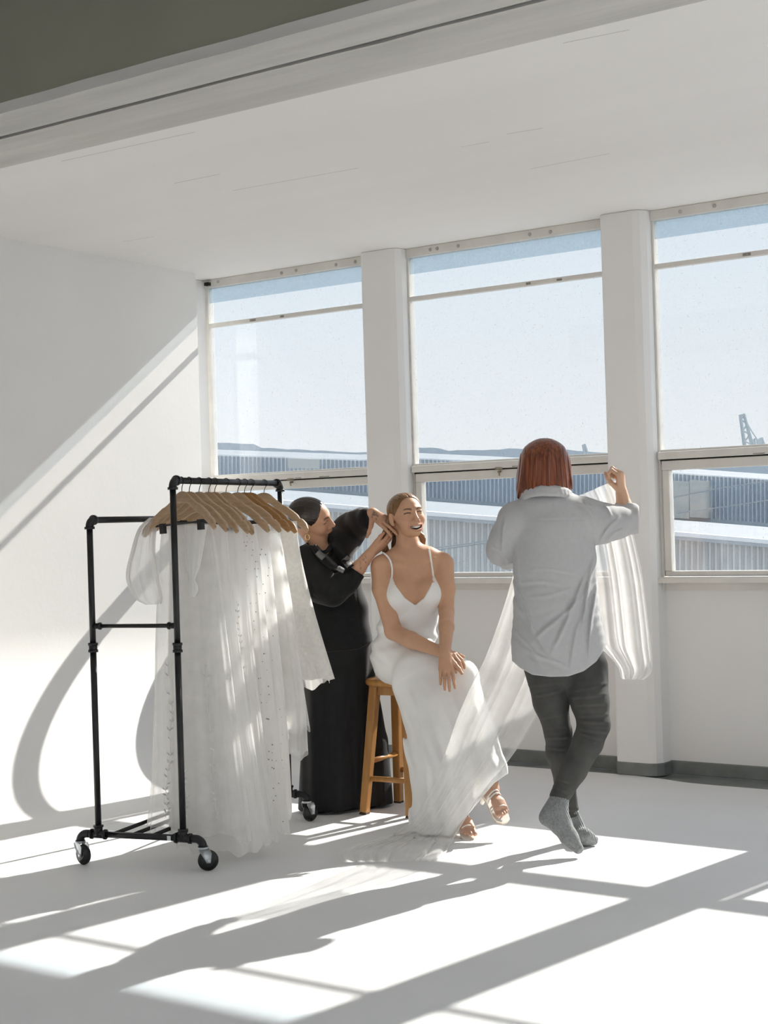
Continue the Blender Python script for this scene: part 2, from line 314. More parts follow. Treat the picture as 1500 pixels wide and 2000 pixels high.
# ------------------------------------------------------------------ implicit-surface mesher (bodies, clothes, hair)
def _len(a): return np.sqrt((a*a).sum(-1))
class Field:
    """smooth union of tapered capsules and ellipsoids, meshed by surface nets"""
    def __init__(s): s.ops = []
    def cap(s, a, b, ra, rb=None, k=0.01, flat=None, sub=False):
        a = np.array(a, float); b = np.array(b, float); rb = ra if rb is None else rb
        m = max(ra, rb)*(max(1.0, flat[1]) if flat else 1.0)
        s.ops.append(('cap', a, b, ra, rb, k, flat, sub, np.minimum(a, b)-m, np.maximum(a, b)+m)); return s
    def chain(s, pts, rad, k=0.01, flat=None, sub=False):
        for i in range(len(pts)-1): s.cap(pts[i], pts[i+1], rad[i], rad[i+1], k, flat, sub)
        return s
    def ell(s, c, r, axes=None, k=0.01, sub=False):
        c = np.array(c, float); r = np.array(r, float); A = np.eye(3) if axes is None else np.array(axes, float)
        e = np.sqrt(((A*r[:, None])**2).sum(0))
        s.ops.append(('ell', c, r, A, None, k, None, sub, c-e, c+e)); return s
    def half(s, p, n, k=0.004):
        """keep only the side the normal points away from"""
        s.ops.append(('half', np.array(p, float), np.array(n, float)/np.linalg.norm(n), None, None, k, None, False, None, None)); return s
    def fn(s, f):
        s.ops.append(('fn', f, None, None, None, 0, None, False, None, None)); return s
    def bounds(s, pad=0.02):
        lo = np.min([o[8] for o in s.ops if o[8] is not None and not o[7]], axis=0)-pad; hi = np.max([o[9] for o in s.ops if o[8] is not None and not o[7]], axis=0)+pad
        return lo, hi
    def sample(s, lo, h, n):
        D = np.full(n, 0.12, np.float32)
        ax = [(lo[i] + h*np.arange(n[i])).astype(np.float32) for i in range(3)]
        for op in s.ops:
            typ, k, sub = op[0], op[5], op[7]
            if op[8] is None: sl = [slice(0, n[i]) for i in range(3)]
            else:
                pad = 0.05 + k
                sl = [slice(max(0, int((op[8][i]-pad-lo[i])/h)), max(0, min(n[i], int((op[9][i]+pad-lo[i])/h)+2))) for i in range(3)]
            if any(q.stop <= q.start for q in sl): continue
            X, Y, Z = np.meshgrid(*[ax[i][sl[i]] for i in range(3)], indexing='ij'); P = np.stack([X, Y, Z], -1)
            d0 = D[tuple(sl)]
            if typ == 'cap':
                _, a, b, ra, rb, k, flat, sub = op[:8]
                ba = b-a; l2 = ba@ba + 1e-12; v = P-a.astype(np.float32); hh = np.clip(v@ba.astype(np.float32)/l2, 0, 1)
                v = v - hh[..., None]*ba.astype(np.float32)
                if flat is not None:
                    nn = np.array(flat[0], float); nn = (nn/np.linalg.norm(nn)).astype(np.float32); v = v + nn*((v@nn)*(1/flat[1]-1))[..., None]
                d = _len(v) - (ra+(rb-ra)*hh)
                if flat is not None and flat[1] < 1: d = d*(0.5+0.5*flat[1])
            elif typ == 'ell':
                _, c, r, A = op[:4]
                q = (P-c.astype(np.float32))@A.T.astype(np.float32); k0 = _len(q/r.astype(np.float32)); k1 = _len(q/(r*r).astype(np.float32)) + 1e-9
                d = k0*(k0-1)/k1
            elif typ == 'half':
                d = (P-op[1].astype(np.float32))@op[2].astype(np.float32)
                hh = np.clip(0.5+0.5*(d-d0)/k, 0, 1); D[tuple(sl)] = d0 + (d-d0)*hh + k*hh*(1-hh); continue
            else:
                mk = d0 < 0.04; D[mk] = op[1](P[mk], d0[mk]); continue
            if sub:
                d = -d; hh = np.clip(0.5+0.5*(d-d0)/k, 0, 1); D[tuple(sl)] = d0 + (d-d0)*hh + k*hh*(1-hh)
            else:
                hh = np.clip(0.5+0.5*(d0-d)/k, 0, 1); D[tuple(sl)] = d0 + (d-d0)*hh - k*hh*(1-hh)
        return D
    def mesh(s, h, lo=None, hi=None):
        if lo is None: lo, hi = s.bounds()
        lo = np.array(lo, float); hi = np.array(hi, float); n = tuple(int(q) for q in np.ceil((hi-lo)/h)+1)
        return nets(s.sample(lo, h, n), lo, h)
def nets(D, lo, h):
    S = D < 0; n = D.shape
    c = np.zeros((n[0]-1, n[1]-1, n[2]-1), np.int8)
    for i in (0, 1):
        for j in (0, 1):
            for k in (0, 1): c += S[i:n[0]-1+i, j:n[1]-1+j, k:n[2]-1+k]
    act = (c > 0) & (c < 8); idx = np.full(act.shape, -1, np.int64); cells = np.argwhere(act); idx[act] = np.arange(len(cells))
    acc = np.zeros((len(cells), 3)); cnt = np.zeros(len(cells))
    offs = [(0,0,0),(1,0,0),(0,1,0),(1,1,0),(0,0,1),(1,0,1),(0,1,1),(1,1,1)]
    vals = [D[cells[:, 0]+o[0], cells[:, 1]+o[1], cells[:, 2]+o[2]] for o in offs]
    for a in range(8):
        for b in range(a+1, 8):
            if sum(abs(offs[a][i]-offs[b][i]) for i in range(3)) != 1: continue
            m = (vals[a] < 0) != (vals[b] < 0); t = vals[a][m]/(vals[a][m]-vals[b][m])
            acc[m] += np.array(offs[a]) + t[:, None]*(np.array(offs[b])-np.array(offs[a])); cnt[m] += 1
    V = lo + h*(cells + acc/cnt[:, None])
    Fs = []
    for ax in range(3):
        u, w = (ax+1) % 3, (ax+2) % 3
        sl0 = [slice(None)]*3; sl1 = [slice(None)]*3; sl0[ax] = slice(0, n[ax]-1); sl1[ax] = slice(1, n[ax])
        a, b = S[tuple(sl0)], S[tuple(sl1)]; E = np.argwhere(a != b); E = E[(E[:, u] > 0) & (E[:, w] > 0) & (E[:, u] < n[u]-1) & (E[:, w] < n[w]-1)]
        if not len(E): continue
        ins = a[E[:, 0], E[:, 1], E[:, 2]]
        q = []
        for du, dw in ((1, 1), (0, 1), (0, 0), (1, 0)):
            e = E.copy(); e[:, u] -= du; e[:, w] -= dw; q.append(idx[e[:, 0], e[:, 1], e[:, 2]])
        q = np.stack(q, 1); q[~ins] = q[~ins][:, ::-1]; q = q[(q >= 0).all(1)]; Fs.append(q)
    return V, np.vstack(Fs) if Fs else np.zeros((0, 4), int)
def smooth_verts(V, Fq, it=1, lam=0.5):
    if not len(Fq): return V
    a = Fq.ravel(); b = np.roll(Fq, -1, axis=1).ravel(); I = np.concatenate([a, b]); J = np.concatenate([b, a]); n = len(V); cnt = np.maximum(np.bincount(I, minlength=n), 1)
    for _ in range(it):
        V = V + lam*(np.stack([np.bincount(I, V[J, k], n) for k in range(3)], 1)/cnt[:, None]-V)
    return V
def np_mesh(name, V, Fq, colors=None):
    me = bpy.data.meshes.new(name); nv, nf = len(V), len(Fq); k = Fq.shape[1]
    me.vertices.add(nv); me.vertices.foreach_set('co', np.ascontiguousarray(V, np.float32).ravel())
    me.loops.add(nf*k); me.loops.foreach_set('vertex_index', np.ascontiguousarray(Fq, np.int32).ravel())
    me.polygons.add(nf); me.polygons.foreach_set('loop_start', np.arange(0, nf*k, k, dtype=np.int32))
    me.polygons.foreach_set('loop_total', np.full(nf, k, np.int32)); me.polygons.foreach_set('use_smooth', np.ones(nf, bool))
    me.update(calc_edges=True); me.validate()
    if colors is not None:
        ca = me.color_attributes.new('Col', 'FLOAT_COLOR', 'POINT'); c4 = np.ones((nv, 4), np.float32); c4[:, :3] = colors; ca.data.foreach_set('color', c4.ravel())
    return me
def field_obj(name, fld, h, material, parent=None, fine=(), it=1, colour=None, disp=None):
    """mesh a field; boxes in fine = (lo, hi, h2) are meshed with smaller cells; all in one mesh"""
    V, Q = fld.mesh(h); V = smooth_verts(V, Q, it)
    VS, QS = [], []
    cen = V[Q].mean(1); keep = np.ones(len(Q), bool)
    for lo, hi, h2 in fine: keep &= ~((cen > np.array(lo)+h) & (cen < np.array(hi)-h)).all(1)
    VS.append(V); QS.append(Q[keep]); off = len(V)
    for lo, hi, h2 in fine:
        v, q = fld.mesh(h2, lo, hi); v = smooth_verts(v, q, it); VS.append(v); QS.append(q+off); off += len(v)
    V = np.vstack(VS); Q = np.vstack(QS)
    used = np.unique(Q); rm = np.full(len(V), -1); rm[used] = np.arange(len(used)); V = V[used]; Q = rm[Q]
    if disp is not None: V = disp(V)
    me = np_mesh(name, V, Q, None if colour is None else colour(V))
    return new_obj(name, me, material, parent)
def frame3(fwd, up):
    f = np.array(fwd, float); f /= np.linalg.norm(f); u = np.array(up, float); u = u-f*(u@f); u /= np.linalg.norm(u); return np.array([np.cross(f, u), f, u])   # rows: right(x), forward(y), up(z)

# ------------------------------------------------------------------ garment rack
M_PIPE = mat('black_iron_pipe', (0.022, 0.022, 0.023), 0.38, 0.5, metal=0.3, var=0.25, vscale=30, bump=0.1, bscale=200, bdist=0.001)
M_ZINC = mat('zinc_plate', (0.62, 0.65, 0.68), 0.32, 0.5, metal=0.85, var=0.1)
M_RUB = mat('black_rubber', (0.016, 0.016, 0.016), 0.35, 0.5, var=0.2)
RA = 0.26614; RU = np.array([-math.sin(RA), math.cos(RA), 0]); RV = np.array([math.cos(RA), math.sin(RA), 0]); RZ = np.array([0, 0, 1.0])
R0 = np.array([-4.216, 4.40, 0]); RLEN, RWID, ZLOW, ZHIGH, ZBASE, ZCR = 0.992, 0.376, 1.362, 1.505, 0.122, 0.943
def rk(s, w, z): return R0 + RU*s + RV*w + RZ*z     # s along the rails, w across (0 at tall side, -RWID at low side)
rack = empty('garment_rack', rk(RLEN/2, -RWID/2, 0)); tag(rack, 'black iron pipe garment rack on four casters with two rails', 'clothes rack')
RI = rack.location.copy()
def rpart(mb, name, m, parent=None, smooth=True, bevel=0):
    o = mb.build(name, m, smooth=smooth, bevel=bevel); o.parent = parent or rack
    
    if parent is None: o.matrix_parent_inverse = Matrix.Translation(-RI)
    return o
PR = 0.0128
def arc(p, d1, d2, r, n=7):
    """elbow from p-d1*r to p+d2*r"""
    return [p - d1*r + d1*r*math.sin(t) + d2*r*(1-math.cos(t)) for t in np.linspace(0, math.pi/2, n)]
for s in (0.0, RLEN):
    for w, zt in ((0.0, ZHIGH), (-RWID, ZLOW)):
        rpart(MB().tube([rk(s, w, ZBASE), rk(s, w, 0.86)], PR), 'post', M_PIPE)
        rpart(MB().tube([rk(s, w, 0.86), rk(s, w, zt-0.02)], PR*0.97), 'post', M_PIPE)
        cpl = MB()
        for z0 in (0.845, 0.872): cpl.tube([rk(s, w, z0-0.005), rk(s, w, z0+0.005)], PR*1.55, 14)
        cpl.tube([rk(s, w, 0.84), rk(s, w, 0.877)], PR*1.32, 14); rpart(cpl, 'coupling', M_PIPE)
        d = RU if s == 0 else -RU
        e = MB().tube(arc(rk(s, w, zt), RZ, d, 0.03), PR*1.28, 12); e.tube([rk(s, w, zt-0.036), rk(s, w, zt-0.026)], PR*1.6, 14)
        e.tube([rk(s, w, zt)+d*0.026, rk(s, w, zt)+d*0.036], PR*1.6, 14); rpart(e, 'elbow', M_PIPE)
        t = MB().tube([rk(s, w-0.03, ZBASE), rk(s, w+0.03, ZBASE)], PR*1.32, 12); t.tube([rk(s, w, ZBASE), rk(s, w, ZBASE+0.035)], PR*1.32, 12)
        t.tube([rk(s, w, ZBASE+0.028), rk(s, w, ZBASE+0.036)], PR*1.6, 14); t.tube([rk(s, w-0.034, ZBASE), rk(s, w-0.026, ZBASE)], PR*1.6, 14); t.tube([rk(s, w+0.026, ZBASE), rk(s, w+0.034, ZBASE)], PR*1.6, 14)
        rpart(t, 'tee_joint', M_PIPE)
        sg = 1 if w == 0 else -1
        el_ = MB().tube([rk(s, w+sg*0.03, ZBASE), rk(s, w+sg*0.05, ZBASE)] + arc(rk(s, w+sg*0.085, ZBASE), RV*sg, -RZ, 0.03), PR*1.25, 12)
        el_.tube([rk(s, w+sg*0.085, ZBASE-0.036), rk(s, w+sg*0.085, ZBASE-0.026)], PR*1.5, 14); rpart(el_, 'elbow', M_PIPE)
        # caster: swivel head, fork, wheel
        yaw = {(0, 0): 0.62, (0, 1): -0.35, (1, 0): 1.15, (1, 1): 0.5}[(0 if s == 0 else 1, 0 if w == 0 else 1)]
        dv = RV*math.cos(yaw) + RU*math.sin(yaw); nv = np.cross(RZ, dv); hub = rk(s, w+sg*0.085, 0.040) + dv*0.018
        top = rk(s, w+sg*0.085, 0.0)
        ca = MB().lathe([(0.012, 0.052), (0.012, 0.040), (0.0, 0.040)], hub, nv, 18)
        wh = MB().lathe([(0.012, -0.014), (0.030, -0.013), (0.031, -0.008), (0.037, -0.0085), (0.040, -0.005), (0.040, 0.005), (0.037, 0.0085), (0.031, 0.008), (0.030, 0.013), (0.012, 0.014)], hub, nv, 28)
        caster = rpart(wh, 'caster_wheel', M_RUB)
        fk = MB()
        for q in (-1, 1):
            o_ = nv*q*0.0175
            fk.add([hub+o_+dv*a+RZ*b for a, b in ((-0.008, -0.008), (0.008, -0.008), (0.012, 0.03), (0.004, 0.046), (-0.034, 0.046), (-0.03, 0.03))] +
                   [hub+o_*1.16+dv*a+RZ*b for a, b in ((-0.008, -0.008), (0.008, -0.008), (0.012, 0.03), (0.004, 0.046), (-0.034, 0.046), (-0.03, 0.03))],
                   [(0, 1, 2, 3, 4, 5), (11, 10, 9, 8, 7, 6)] + [(i, (i+1) % 6, 6+(i+1) % 6, 6+i) for i in range(6)])
        fk.lathe([(0.0, 0.084), (0.021, 0.084), (0.022, 0.091), (0.012, 0.096), (0.012, 0.1)], top, RZ, 16)
        fk.lathe([(0.004, -0.023), (0.006, -0.0225), (0.006, 0.0225), (0.004, 0.023)], hub, nv, 10)
        rpart(fk, 'fork', M_ZINC, caster)
    rpart(MB().tube([rk(s, -RWID, ZBASE), rk(s, 0, ZBASE)], PR), 'base_bar', M_PIPE)
    cb = MB().tube([rk(s, -RWID, ZCR), rk(s, 0, ZCR)], 0.0082); rpart(cb, 'cross_bar', M_PIPE)
    for w0, w1 in ((-RWID+0.005, -RWID+0.034), (-0.034, -0.005)):
        fl_ = MB().tube([rk(s, w0, ZCR), rk(s, w1, ZCR)], 0.0115, 12); e_ = w1 if w0 < -0.1 else w0
        fl_.tube([rk(s, e_-0.004, ZCR), rk(s, e_+0.004, ZCR)], 0.0145, 12)
        rpart(fl_, 'collar', M_PIPE)
for w, zt in ((0.0, ZHIGH), (-RWID, ZLOW)): rpart(MB().tube([rk(0.02, w, zt), rk(RLEN-0.02, w, zt)], PR), 'rail', M_PIPE)
for k in range(4):
    w = -RWID + (k+0.7)*RWID/4.4; rpart(MB().tube([rk(0, w, ZBASE), rk(RLEN, w, ZBASE)], 0.0085, 8), 'slat', M_PIPE)
st_ = MB(); c_ = rk(-PR-0.001, -0.055, ZBASE)
st_.box(-0.008, 0.008, -0.0005, 0.0005, -0.009, 0.009); st_.v = [tuple(c_ + RV*a + RU*b + RZ*c) for a, b, c in st_.v]
rpart(st_, 'sticker', mat('white_sticker', (0.85, 0.85, 0.85), var=0.1), smooth=False)

# ------------------------------------------------------------------ hangers and dresses
M_WOOD_H = mat('pale_hanger_wood', (0.52, 0.36, 0.22), 0.42, 0.45, col2=(0.44, 0.29, 0.165), vscale=14, stretch=(1, 8, 8))
M_WOOD_D = mat('amber_hanger_wood', (0.40, 0.21, 0.075), 0.4, 0.45, col2=(0.33, 0.165, 0.055), vscale=14, stretch=(1, 8, 8))
M_WIRE = mat('dark_wire', (0.05, 0.045, 0.042), 0.35, 0.5, metal=0.8, var=0.2)
M_CLIP = mat('black_clip', (0.02, 0.02, 0.02), 0.4, 0.4, var=0.2)
def hanger(s, yaw, wood, bar, tilt, label, drop=0.062):
    root = empty('clothes_hanger', rk(s, 0, ZHIGH+PR-0.001)); tag(root, label, 'hanger', 'hangers on the tall rail')
    cy, sy = math.cos(yaw), math.sin(yaw); ex = RV*cy - RU*sy; ey = RV*sy + RU*cy
    ex2 = ex*math.cos(tilt) - RZ*math.sin(tilt); ez = RZ*math.cos(tilt) + ex*math.sin(tilt)
    # arm outline: spine with half-heights
    xs = np.linspace(-1, 1, 41); ax = np.abs(xs)
    spine = -0.030*ax**1.5*0.6 - 0.108*np.clip((ax-0.12)/0.88, 0, 1)**1.12 + 0.006*np.cos(ax*9)*(ax < 0.5)
    hh = 0.0185 + 0.004*np.exp(-((ax-0.0)/0.12)**2) + 0.002*np.exp(-((ax-0.75)/0.2)**2)
    notch = np.exp(-((ax-0.80)/0.018)**2)*0.007; endr = np.where(ax > 0.93, np.sqrt(np.clip(1-((ax-0.93)/0.07)**2, 0.03, 1)), 1.0)
    X = xs*0.232; yb = 0.030*ax**2      # the ends curve forward
    v = []; th = 0.0075
    for q in range(41):
        zt, zb = spine[q]+hh[q]*endr[q]-notch[q], spine[q]-hh[q]*endr[q]
        t2 = th*(0.7+0.55*min(1, ax[q]*1.4))*max(0.35, endr[q])
        for dy, z in ((-t2, zb+0.004), (-t2, zt-0.004), (-t2*0.5, zt), (t2*0.5, zt), (t2, zt-0.004), (t2, zb+0.004), (t2*0.5, zb), (-t2*0.5, zb)):
            v.append(ex2*X[q] + ey*(dy-yb[q]) + ez*(z-drop-0.02))
    f = [(8*i+a, 8*i+(a+1) % 8, 8*i+8+(a+1) % 8, 8*i+8+a) for i in range(40) for a in range(8)] + [tuple(range(8)), tuple(range(320, 328))[::-1]]
    MB().add(v, f).build('arm', wood, root, smooth=True)
    hk = [ez*(-drop-0.005), ez*(-drop+0.012), ez*(-0.034)+ex2*0.004, ez*(-0.022)+ex2*0.012]
    hk = [np.array(p) for p in hk] + [ez*(-0.0135-0.0) + ex2*0.0 + 0.0165*(ex2*math.cos(t)+ez*math.sin(t)) for t in np.linspace(-0.1, 2.9, 10)]
    MB().tube(spline(hk, 34), 0.0017, 6).build('hook', M_WIRE, root, smooth=True)
    if bar:
        b = MB().tube([ex2*(-0.175) + ez*(-drop-0.118) - ey*0.012, ex2*0.175 + ez*(-drop-0.118) - ey*0.012], 0.0042, 8)
        for q in (-1, 1):
            c = ex2*q*0.12 + ez*(-drop-0.13) - ey*0.012
            b.add([c + ex2*i*0.013 + ey*j*0.008 + ez*k*0.02 for i in (-1, 1) for j in (-1, 1) for k in (-1, 1)], [(0, 1, 3, 2), (4, 6, 7, 5), (0, 4, 5, 1), (2, 3, 7, 6), (0, 2, 6, 4), (1, 5, 7, 3)])
        b.build('clip_bar', M_CLIP, root)
    return root
HS = [(0.07, 0.42, 0, True, -0.05), (0.135, 0.30, 0, False, 0.0), (0.22, 0.26, 0, False, 0.03), (0.305, 0.20, 0, True, 0.05), (0.36, 0.22, 0, False, 0.07),
      (0.46, 0.12, 0, True, 0.04), (0.57, 0.10, 0, False, 0.05), (0.635, 0.02, 1, False, 0.05), (0.70, -0.05, 1, True, 0.08), (0.83, 0.04, 0, True, 0.05)]
ordn = ['nearest the camera', 'second from the near end', 'third from the near end', 'fourth from the near end', 'fifth from the near end', 'sixth from the near end', 'seventh from the near end',
        'third from the far end', 'second from the far end', 'farthest from the camera']
for (s, yaw, wd, bar, tl), od in zip(HS, ordn):
    hanger(s, yaw, M_WOOD_D if wd else M_WOOD_H, bar, tl, ('amber' if wd else 'pale') + ' wooden hanger on the black rail, ' + od)

M_TULLE = sheer('white_tulle', (0.955, 0.945, 0.93), cover=0.40, trans=0.55, fold_boost=0.18)
M_TULLE2 = sheer('dense_tulle', (0.955, 0.945, 0.93), cover=0.86, trans=0.62, fold_boost=0.12, var=0.15)
M_LACE = mat('ivory_beaded_cloth', (0.86, 0.84, 0.80), 0.6, 0.3, var=0.10, vscale=70, bump=0.5, bscale=260, bdist=0.004, translucent=0.3)
M_EMB = mat('silver_embroidery', (0.68, 0.68, 0.66), 0.5, 0.4, var=0.15)
M_BEAD = mat('smoky_bead', (0.30, 0.29, 0.28), 0.2, 0.6, var=0.3)
def garment_grid(s, yaw, prof, nfold, amp, seed, na=150, nz=46, drift=0.6, hem=0.02, off=0.0):
    """prof rows: (z, left half width, right half width, half thickness, centre shift across)"""
    r = np.random.RandomState(seed); pz = np.array(prof, float); tt = np.linspace(0, 1, nz)
    pr = spline(pz, nz)
    cy, sy = math.cos(yaw), math.sin(yaw); ex = RV*cy - RU*sy; ey = RV*sy + RU*cy
    A = np.linspace(0, 2*math.pi, na, endpoint=False)
    ph = r.rand(6)*6.28; fr = [int(nfold*0.75), int(nfold*0.45)+1, int(nfold*1.4), 3, int(nfold*2.3), 2]; wt = [0.62, 0.62, 0.26, 0.6, 0.08, 0.5]
    G = np.zeros((nz, na, 3)); hn = sum(np.cos(A*k+q)*hem/(1+i) for i, (k, q) in enumerate(zip((2, 5, 9, 14), ph)))
    for i, t in enumerate(tt):
        z, wl, wr, th, cs = pr[i]
        w = np.where(np.cos(A) > 0, wr, wl); f = sum(wt[j]*np.sin(fr[j]*A + ph[j] + drift*(t-0.5)*(1 if j % 2 else -1)*1.5) for j in range(6))
        am = amp*(0.12+0.88*t**0.8); rad = f*am
        c = np.cos(A); sn = np.sin(A); sup = np.abs(c)**0.85*np.sign(c)
        nx = c*th; ny = sn*w; nl = np.sqrt(nx**2+ny**2)+1e-9
        lat = sup*w + rad*nx/nl*0.8; dep = sn*th + rad*ny/nl
        zz = z + hn*t**3
        G[i] = (R0 + RU*(s+off))[None] + lat[:, None]*ex + (cs*ex)[None] + dep[:, None]*ey + zz[:, None]*RZ
    return G
def garment(name, label, s, yaw, prof, nfold, amp, seed, material, **kw):
    G = garment_grid(s, yaw, prof, nfold, amp, seed, **kw)
    o = MB().grid(G, closed=True).build(name, material, smooth=True); o.location = (0, 0, 0)
    tag(o, label, 'dress', 'white dresses on the rack'); return o, G
def leaf_sprays(G, cols, i0, i1, size, seed, off=0.004, step=1.0):
    """embroidered vine: stem and paired leaves laid on a garment grid"""
    mb = MB(); r = np.random.RandomState(seed)
    for c0 in cols:
        path = []; cc = c0
        for i in range(i0, i1): cc += r.randn()*0.5 + 0.12*math.sin(i*0.5); path.append(G[i, int(round(cc)) % G.shape[1]] - FW*off)
        path = np.array(path); path = spline(path, len(path)*3); path[1:-1] = (path[:-2]+path[1:-1]+path[2:])/3
        mb.tube(path, 0.0009, 4, caps=False)
        for i in range(2, len(path)-1, 2 if size > 0.0215 else 3):
            t = path[i+1]-path[i-1]; t /= np.linalg.norm(t)+1e-9; side = np.cross(t, FW); side /= np.linalg.norm(side)
            for q in (-1, 1):
                if r.rand() < 0.3: continue
                L_ = size*r.uniform(0.7, 1.2); d = (-t*0.75 + side*q*0.7); d /= np.linalg.norm(d); n = np.cross(d, FW); p = path[i]
                mb.add([p, p+d*L_*0.5+n*L_*0.17-FW*0.002, p+d*L_, p+d*L_*0.5-n*L_*0.17-FW*0.002], [(0, 1, 2, 3)])
    return mb
def bead_dots(G, j0, j1, i0, i1, n, rad, seed):
    mb = MB(); r = np.random.RandomState(seed)
    for _ in range(n):
        i = r.randint(i0, i1); j = r.randint(j0, j1) % G.shape[1]; p = G[i, j] - FW*0.004; q = rad*r.uniform(0.6, 1.4)
        mb.add([p+RT*q, p+UP*q, p-RT*q, p-UP*q, p-FW*q, p+FW*q], [(0, 1, 4), (1, 2, 4), (2, 3, 4), (3, 0, 4), (1, 0, 5), (2, 1, 5), (3, 2, 5), (0, 3, 5)])
    return mb
# (z, left, right, thickness, shift)
d1, G1 = garment('tulle_gown', 'sheer tulle gown with leafy vine embroidery, nearest on the rack', 0.165, 0.12,
    [(1.335, 0.13, 0.10, 0.02, -0.02), (1.25, 0.145, 0.12, 0.035, -0.02), (0.95, 0.17, 0.16, 0.05, -0.02), (0.6, 0.195, 0.19, 0.065, -0.01), (0.3, 0.225, 0.215, 0.08, 0.0), (0.115, 0.25, 0.235, 0.085, 0.0)], 13, 0.013, 3, M_TULLE, hem=0.02)
leaf_sprays(G1, [101, 110, 123], 22, 44, 0.021, 5).build('embroidery', M_EMB, d1)['kind'] = 'stuff'
# puffed sleeve on the left and a gathered sleeve hanging in front
def puff(path, rad, n=40, m=40, amp=0.006, seed=1, folds=9):
    r = np.random.RandomState(seed); P = spline(path, n); Rr = spline(np.array(rad)[:, None], n)[:, 0]; ph = r.rand(3)*6
    ex = RV; ey = RU; A = np.linspace(0, 2*math.pi, m, endpoint=False)
    G = np.zeros((n, m, 3))
    for i in range(n):
        rr = Rr[i] + amp*np.sin(folds*A+ph[0]+i*0.02)*min(1, Rr[i]/0.03) + amp*0.6*np.sin(folds*1.8*A+ph[1]-i*0.03)*min(1, Rr[i]/0.03)
        G[i] = P[i] + (rr*np.cos(A))[:, None]*ex + (rr*np.sin(A)*0.8)[:, None]*ey
    return MB().grid(G, closed=True)
sl_ = puff([rk(0.13, -0.155, 1.365), rk(0.13, -0.19, 1.32), rk(0.125, -0.21, 1.23), rk(0.12, -0.215, 1.13), rk(0.12, -0.19, 1.05), rk(0.12, -0.17, 1.02)], [0.018, 0.032, 0.045, 0.062, 0.055, 0.03], seed=4)
sl_.build('sleeve', M_TULLE, d1, smooth=True)
d2, G2_ = garment('long_sleeved_gown', 'white gown with a gathered hanging sleeve, second from the near end of the rack', 0.20, 0.04,
    [(1.33, 0.14, 0.13, 0.02, 0), (1.22, 0.13, 0.13, 0.035, 0), (0.95, 0.14, 0.15, 0.05, 0), (0.6, 0.15, 0.19, 0.065, 0.0), (0.3, 0.16, 0.22, 0.08, 0.01), (0.06, 0.17, 0.24, 0.09, 0.02)], 14, 0.012, 8, M_TULLE2)
sl_ = puff([rk(0.10, 0.045, 1.33), rk(0.09, 0.04, 1.27), rk(0.085, 0.033, 1.17), rk(0.08, 0.03, 1.12), rk(0.08, 0.03, 1.095), rk(0.08, 0.03, 1.07), rk(0.08, 0.03, 1.05)], [0.045, 0.04, 0.027, 0.013, 0.02, 0.02, 0.008], seed=9, amp=0.004)
sl_.build('sleeve', M_TULLE2, d2, smooth=True)
d3, G3 = garment('vine_gown', 'white tulle gown with pale vine sprays, third from the near end of the rack', 0.28, 0.0,
    [(1.33, 0.13, 0.14, 0.02, 0.02), (1.25, 0.13, 0.14, 0.04, 0.02), (0.95, 0.13, 0.16, 0.055, 0.02), (0.6, 0.15, 0.19, 0.07, 0.02), (0.3, 0.17, 0.22, 0.09, 0.02), (0.055, 0.18, 0.25, 0.11, 0.02)], 15, 0.012, 12, M_TULLE2)
leaf_sprays(G3, [119, 131], 16, 45, 0.022, 15).build('embroidery', M_EMB, d3)['kind'] = 'stuff'
d4, G4 = garment('beaded_gown', 'white gown scattered with smoky beads, in the middle of the rack', 0.39, 0.02,
    [(1.325, 0.12, 0.14, 0.02, 0.02), (1.2, 0.12, 0.15, 0.045, 0.02), (0.9, 0.13, 0.17, 0.06, 0.02), (0.6, 0.14, 0.19, 0.075, 0.02), (0.3, 0.16, 0.215, 0.09, 0.02), (0.06, 0.17, 0.235, 0.10, 0.02)], 14, 0.012, 21, M_TULLE2)
bead_dots(G4, 98, 148, 4, 44, 190, 0.0024, 3).build('beading', M_BEAD, d4)['kind'] = 'stuff'
d5, G5 = garment('satin_gown', 'white gown with glossy folds between the beaded gowns on the rack', 0.50, 0.0,
    [(1.325, 0.12, 0.14, 0.02, 0.02), (1.2, 0.12, 0.15, 0.04, 0.02), (0.9, 0.13, 0.17, 0.05, 0.02), (0.6, 0.14, 0.19, 0.06, 0.02), (0.3, 0.15, 0.20, 0.07, 0.02), (0.10, 0.15, 0.20, 0.08, 0.02)], 11, 0.014, 25, M_TULLE2)
bead_dots(G5, 108, 145, 8, 44, 90, 0.0022, 6).build('beading', M_BEAD, d5)['kind'] = 'stuff'
d6, G6 = garment('tiered_skirt', 'tiered tulle skirt with straight stepped hems near the black trousers', 0.63, 0.0,
    [(1.32, 0.11, 0.13, 0.02, 0.02), (1.2, 0.12, 0.15, 0.04, 0.02), (0.9, 0.13, 0.18, 0.05, 0.02), (0.6, 0.14, 0.215, 0.06, 0.02), (0.36, 0.14, 0.22, 0.06, 0.02)], 10, 0.010, 31, M_TULLE)
MB().grid(garment_grid(0.66, 0.0, [(1.31, 0.10, 0.12, 0.018, 0.02), (0.95, 0.12, 0.17, 0.04, 0.02), (0.66, 0.13, 0.20, 0.05, 0.02), (0.47, 0.13, 0.225, 0.055, 0.02)], 12, 0.01, 33), closed=True).build('tier', M_TULLE, d6, smooth=True)
d7, G7 = garment('short_beaded_dress', 'short flared ivory dress with textured beading, farthest on the rack', 0.80, 0.03,
    [(1.335, 0.13, 0.165, 0.02, 0.0), (1.22, 0.12, 0.165, 0.045, 0.005), (1.05, 0.13, 0.19, 0.07, 0.01), (0.85, 0.15, 0.235, 0.09, 0.015), (0.655, 0.17, 0.285, 0.11, 0.02)], 6, 0.012, 41, M_LACE, hem=0.006)
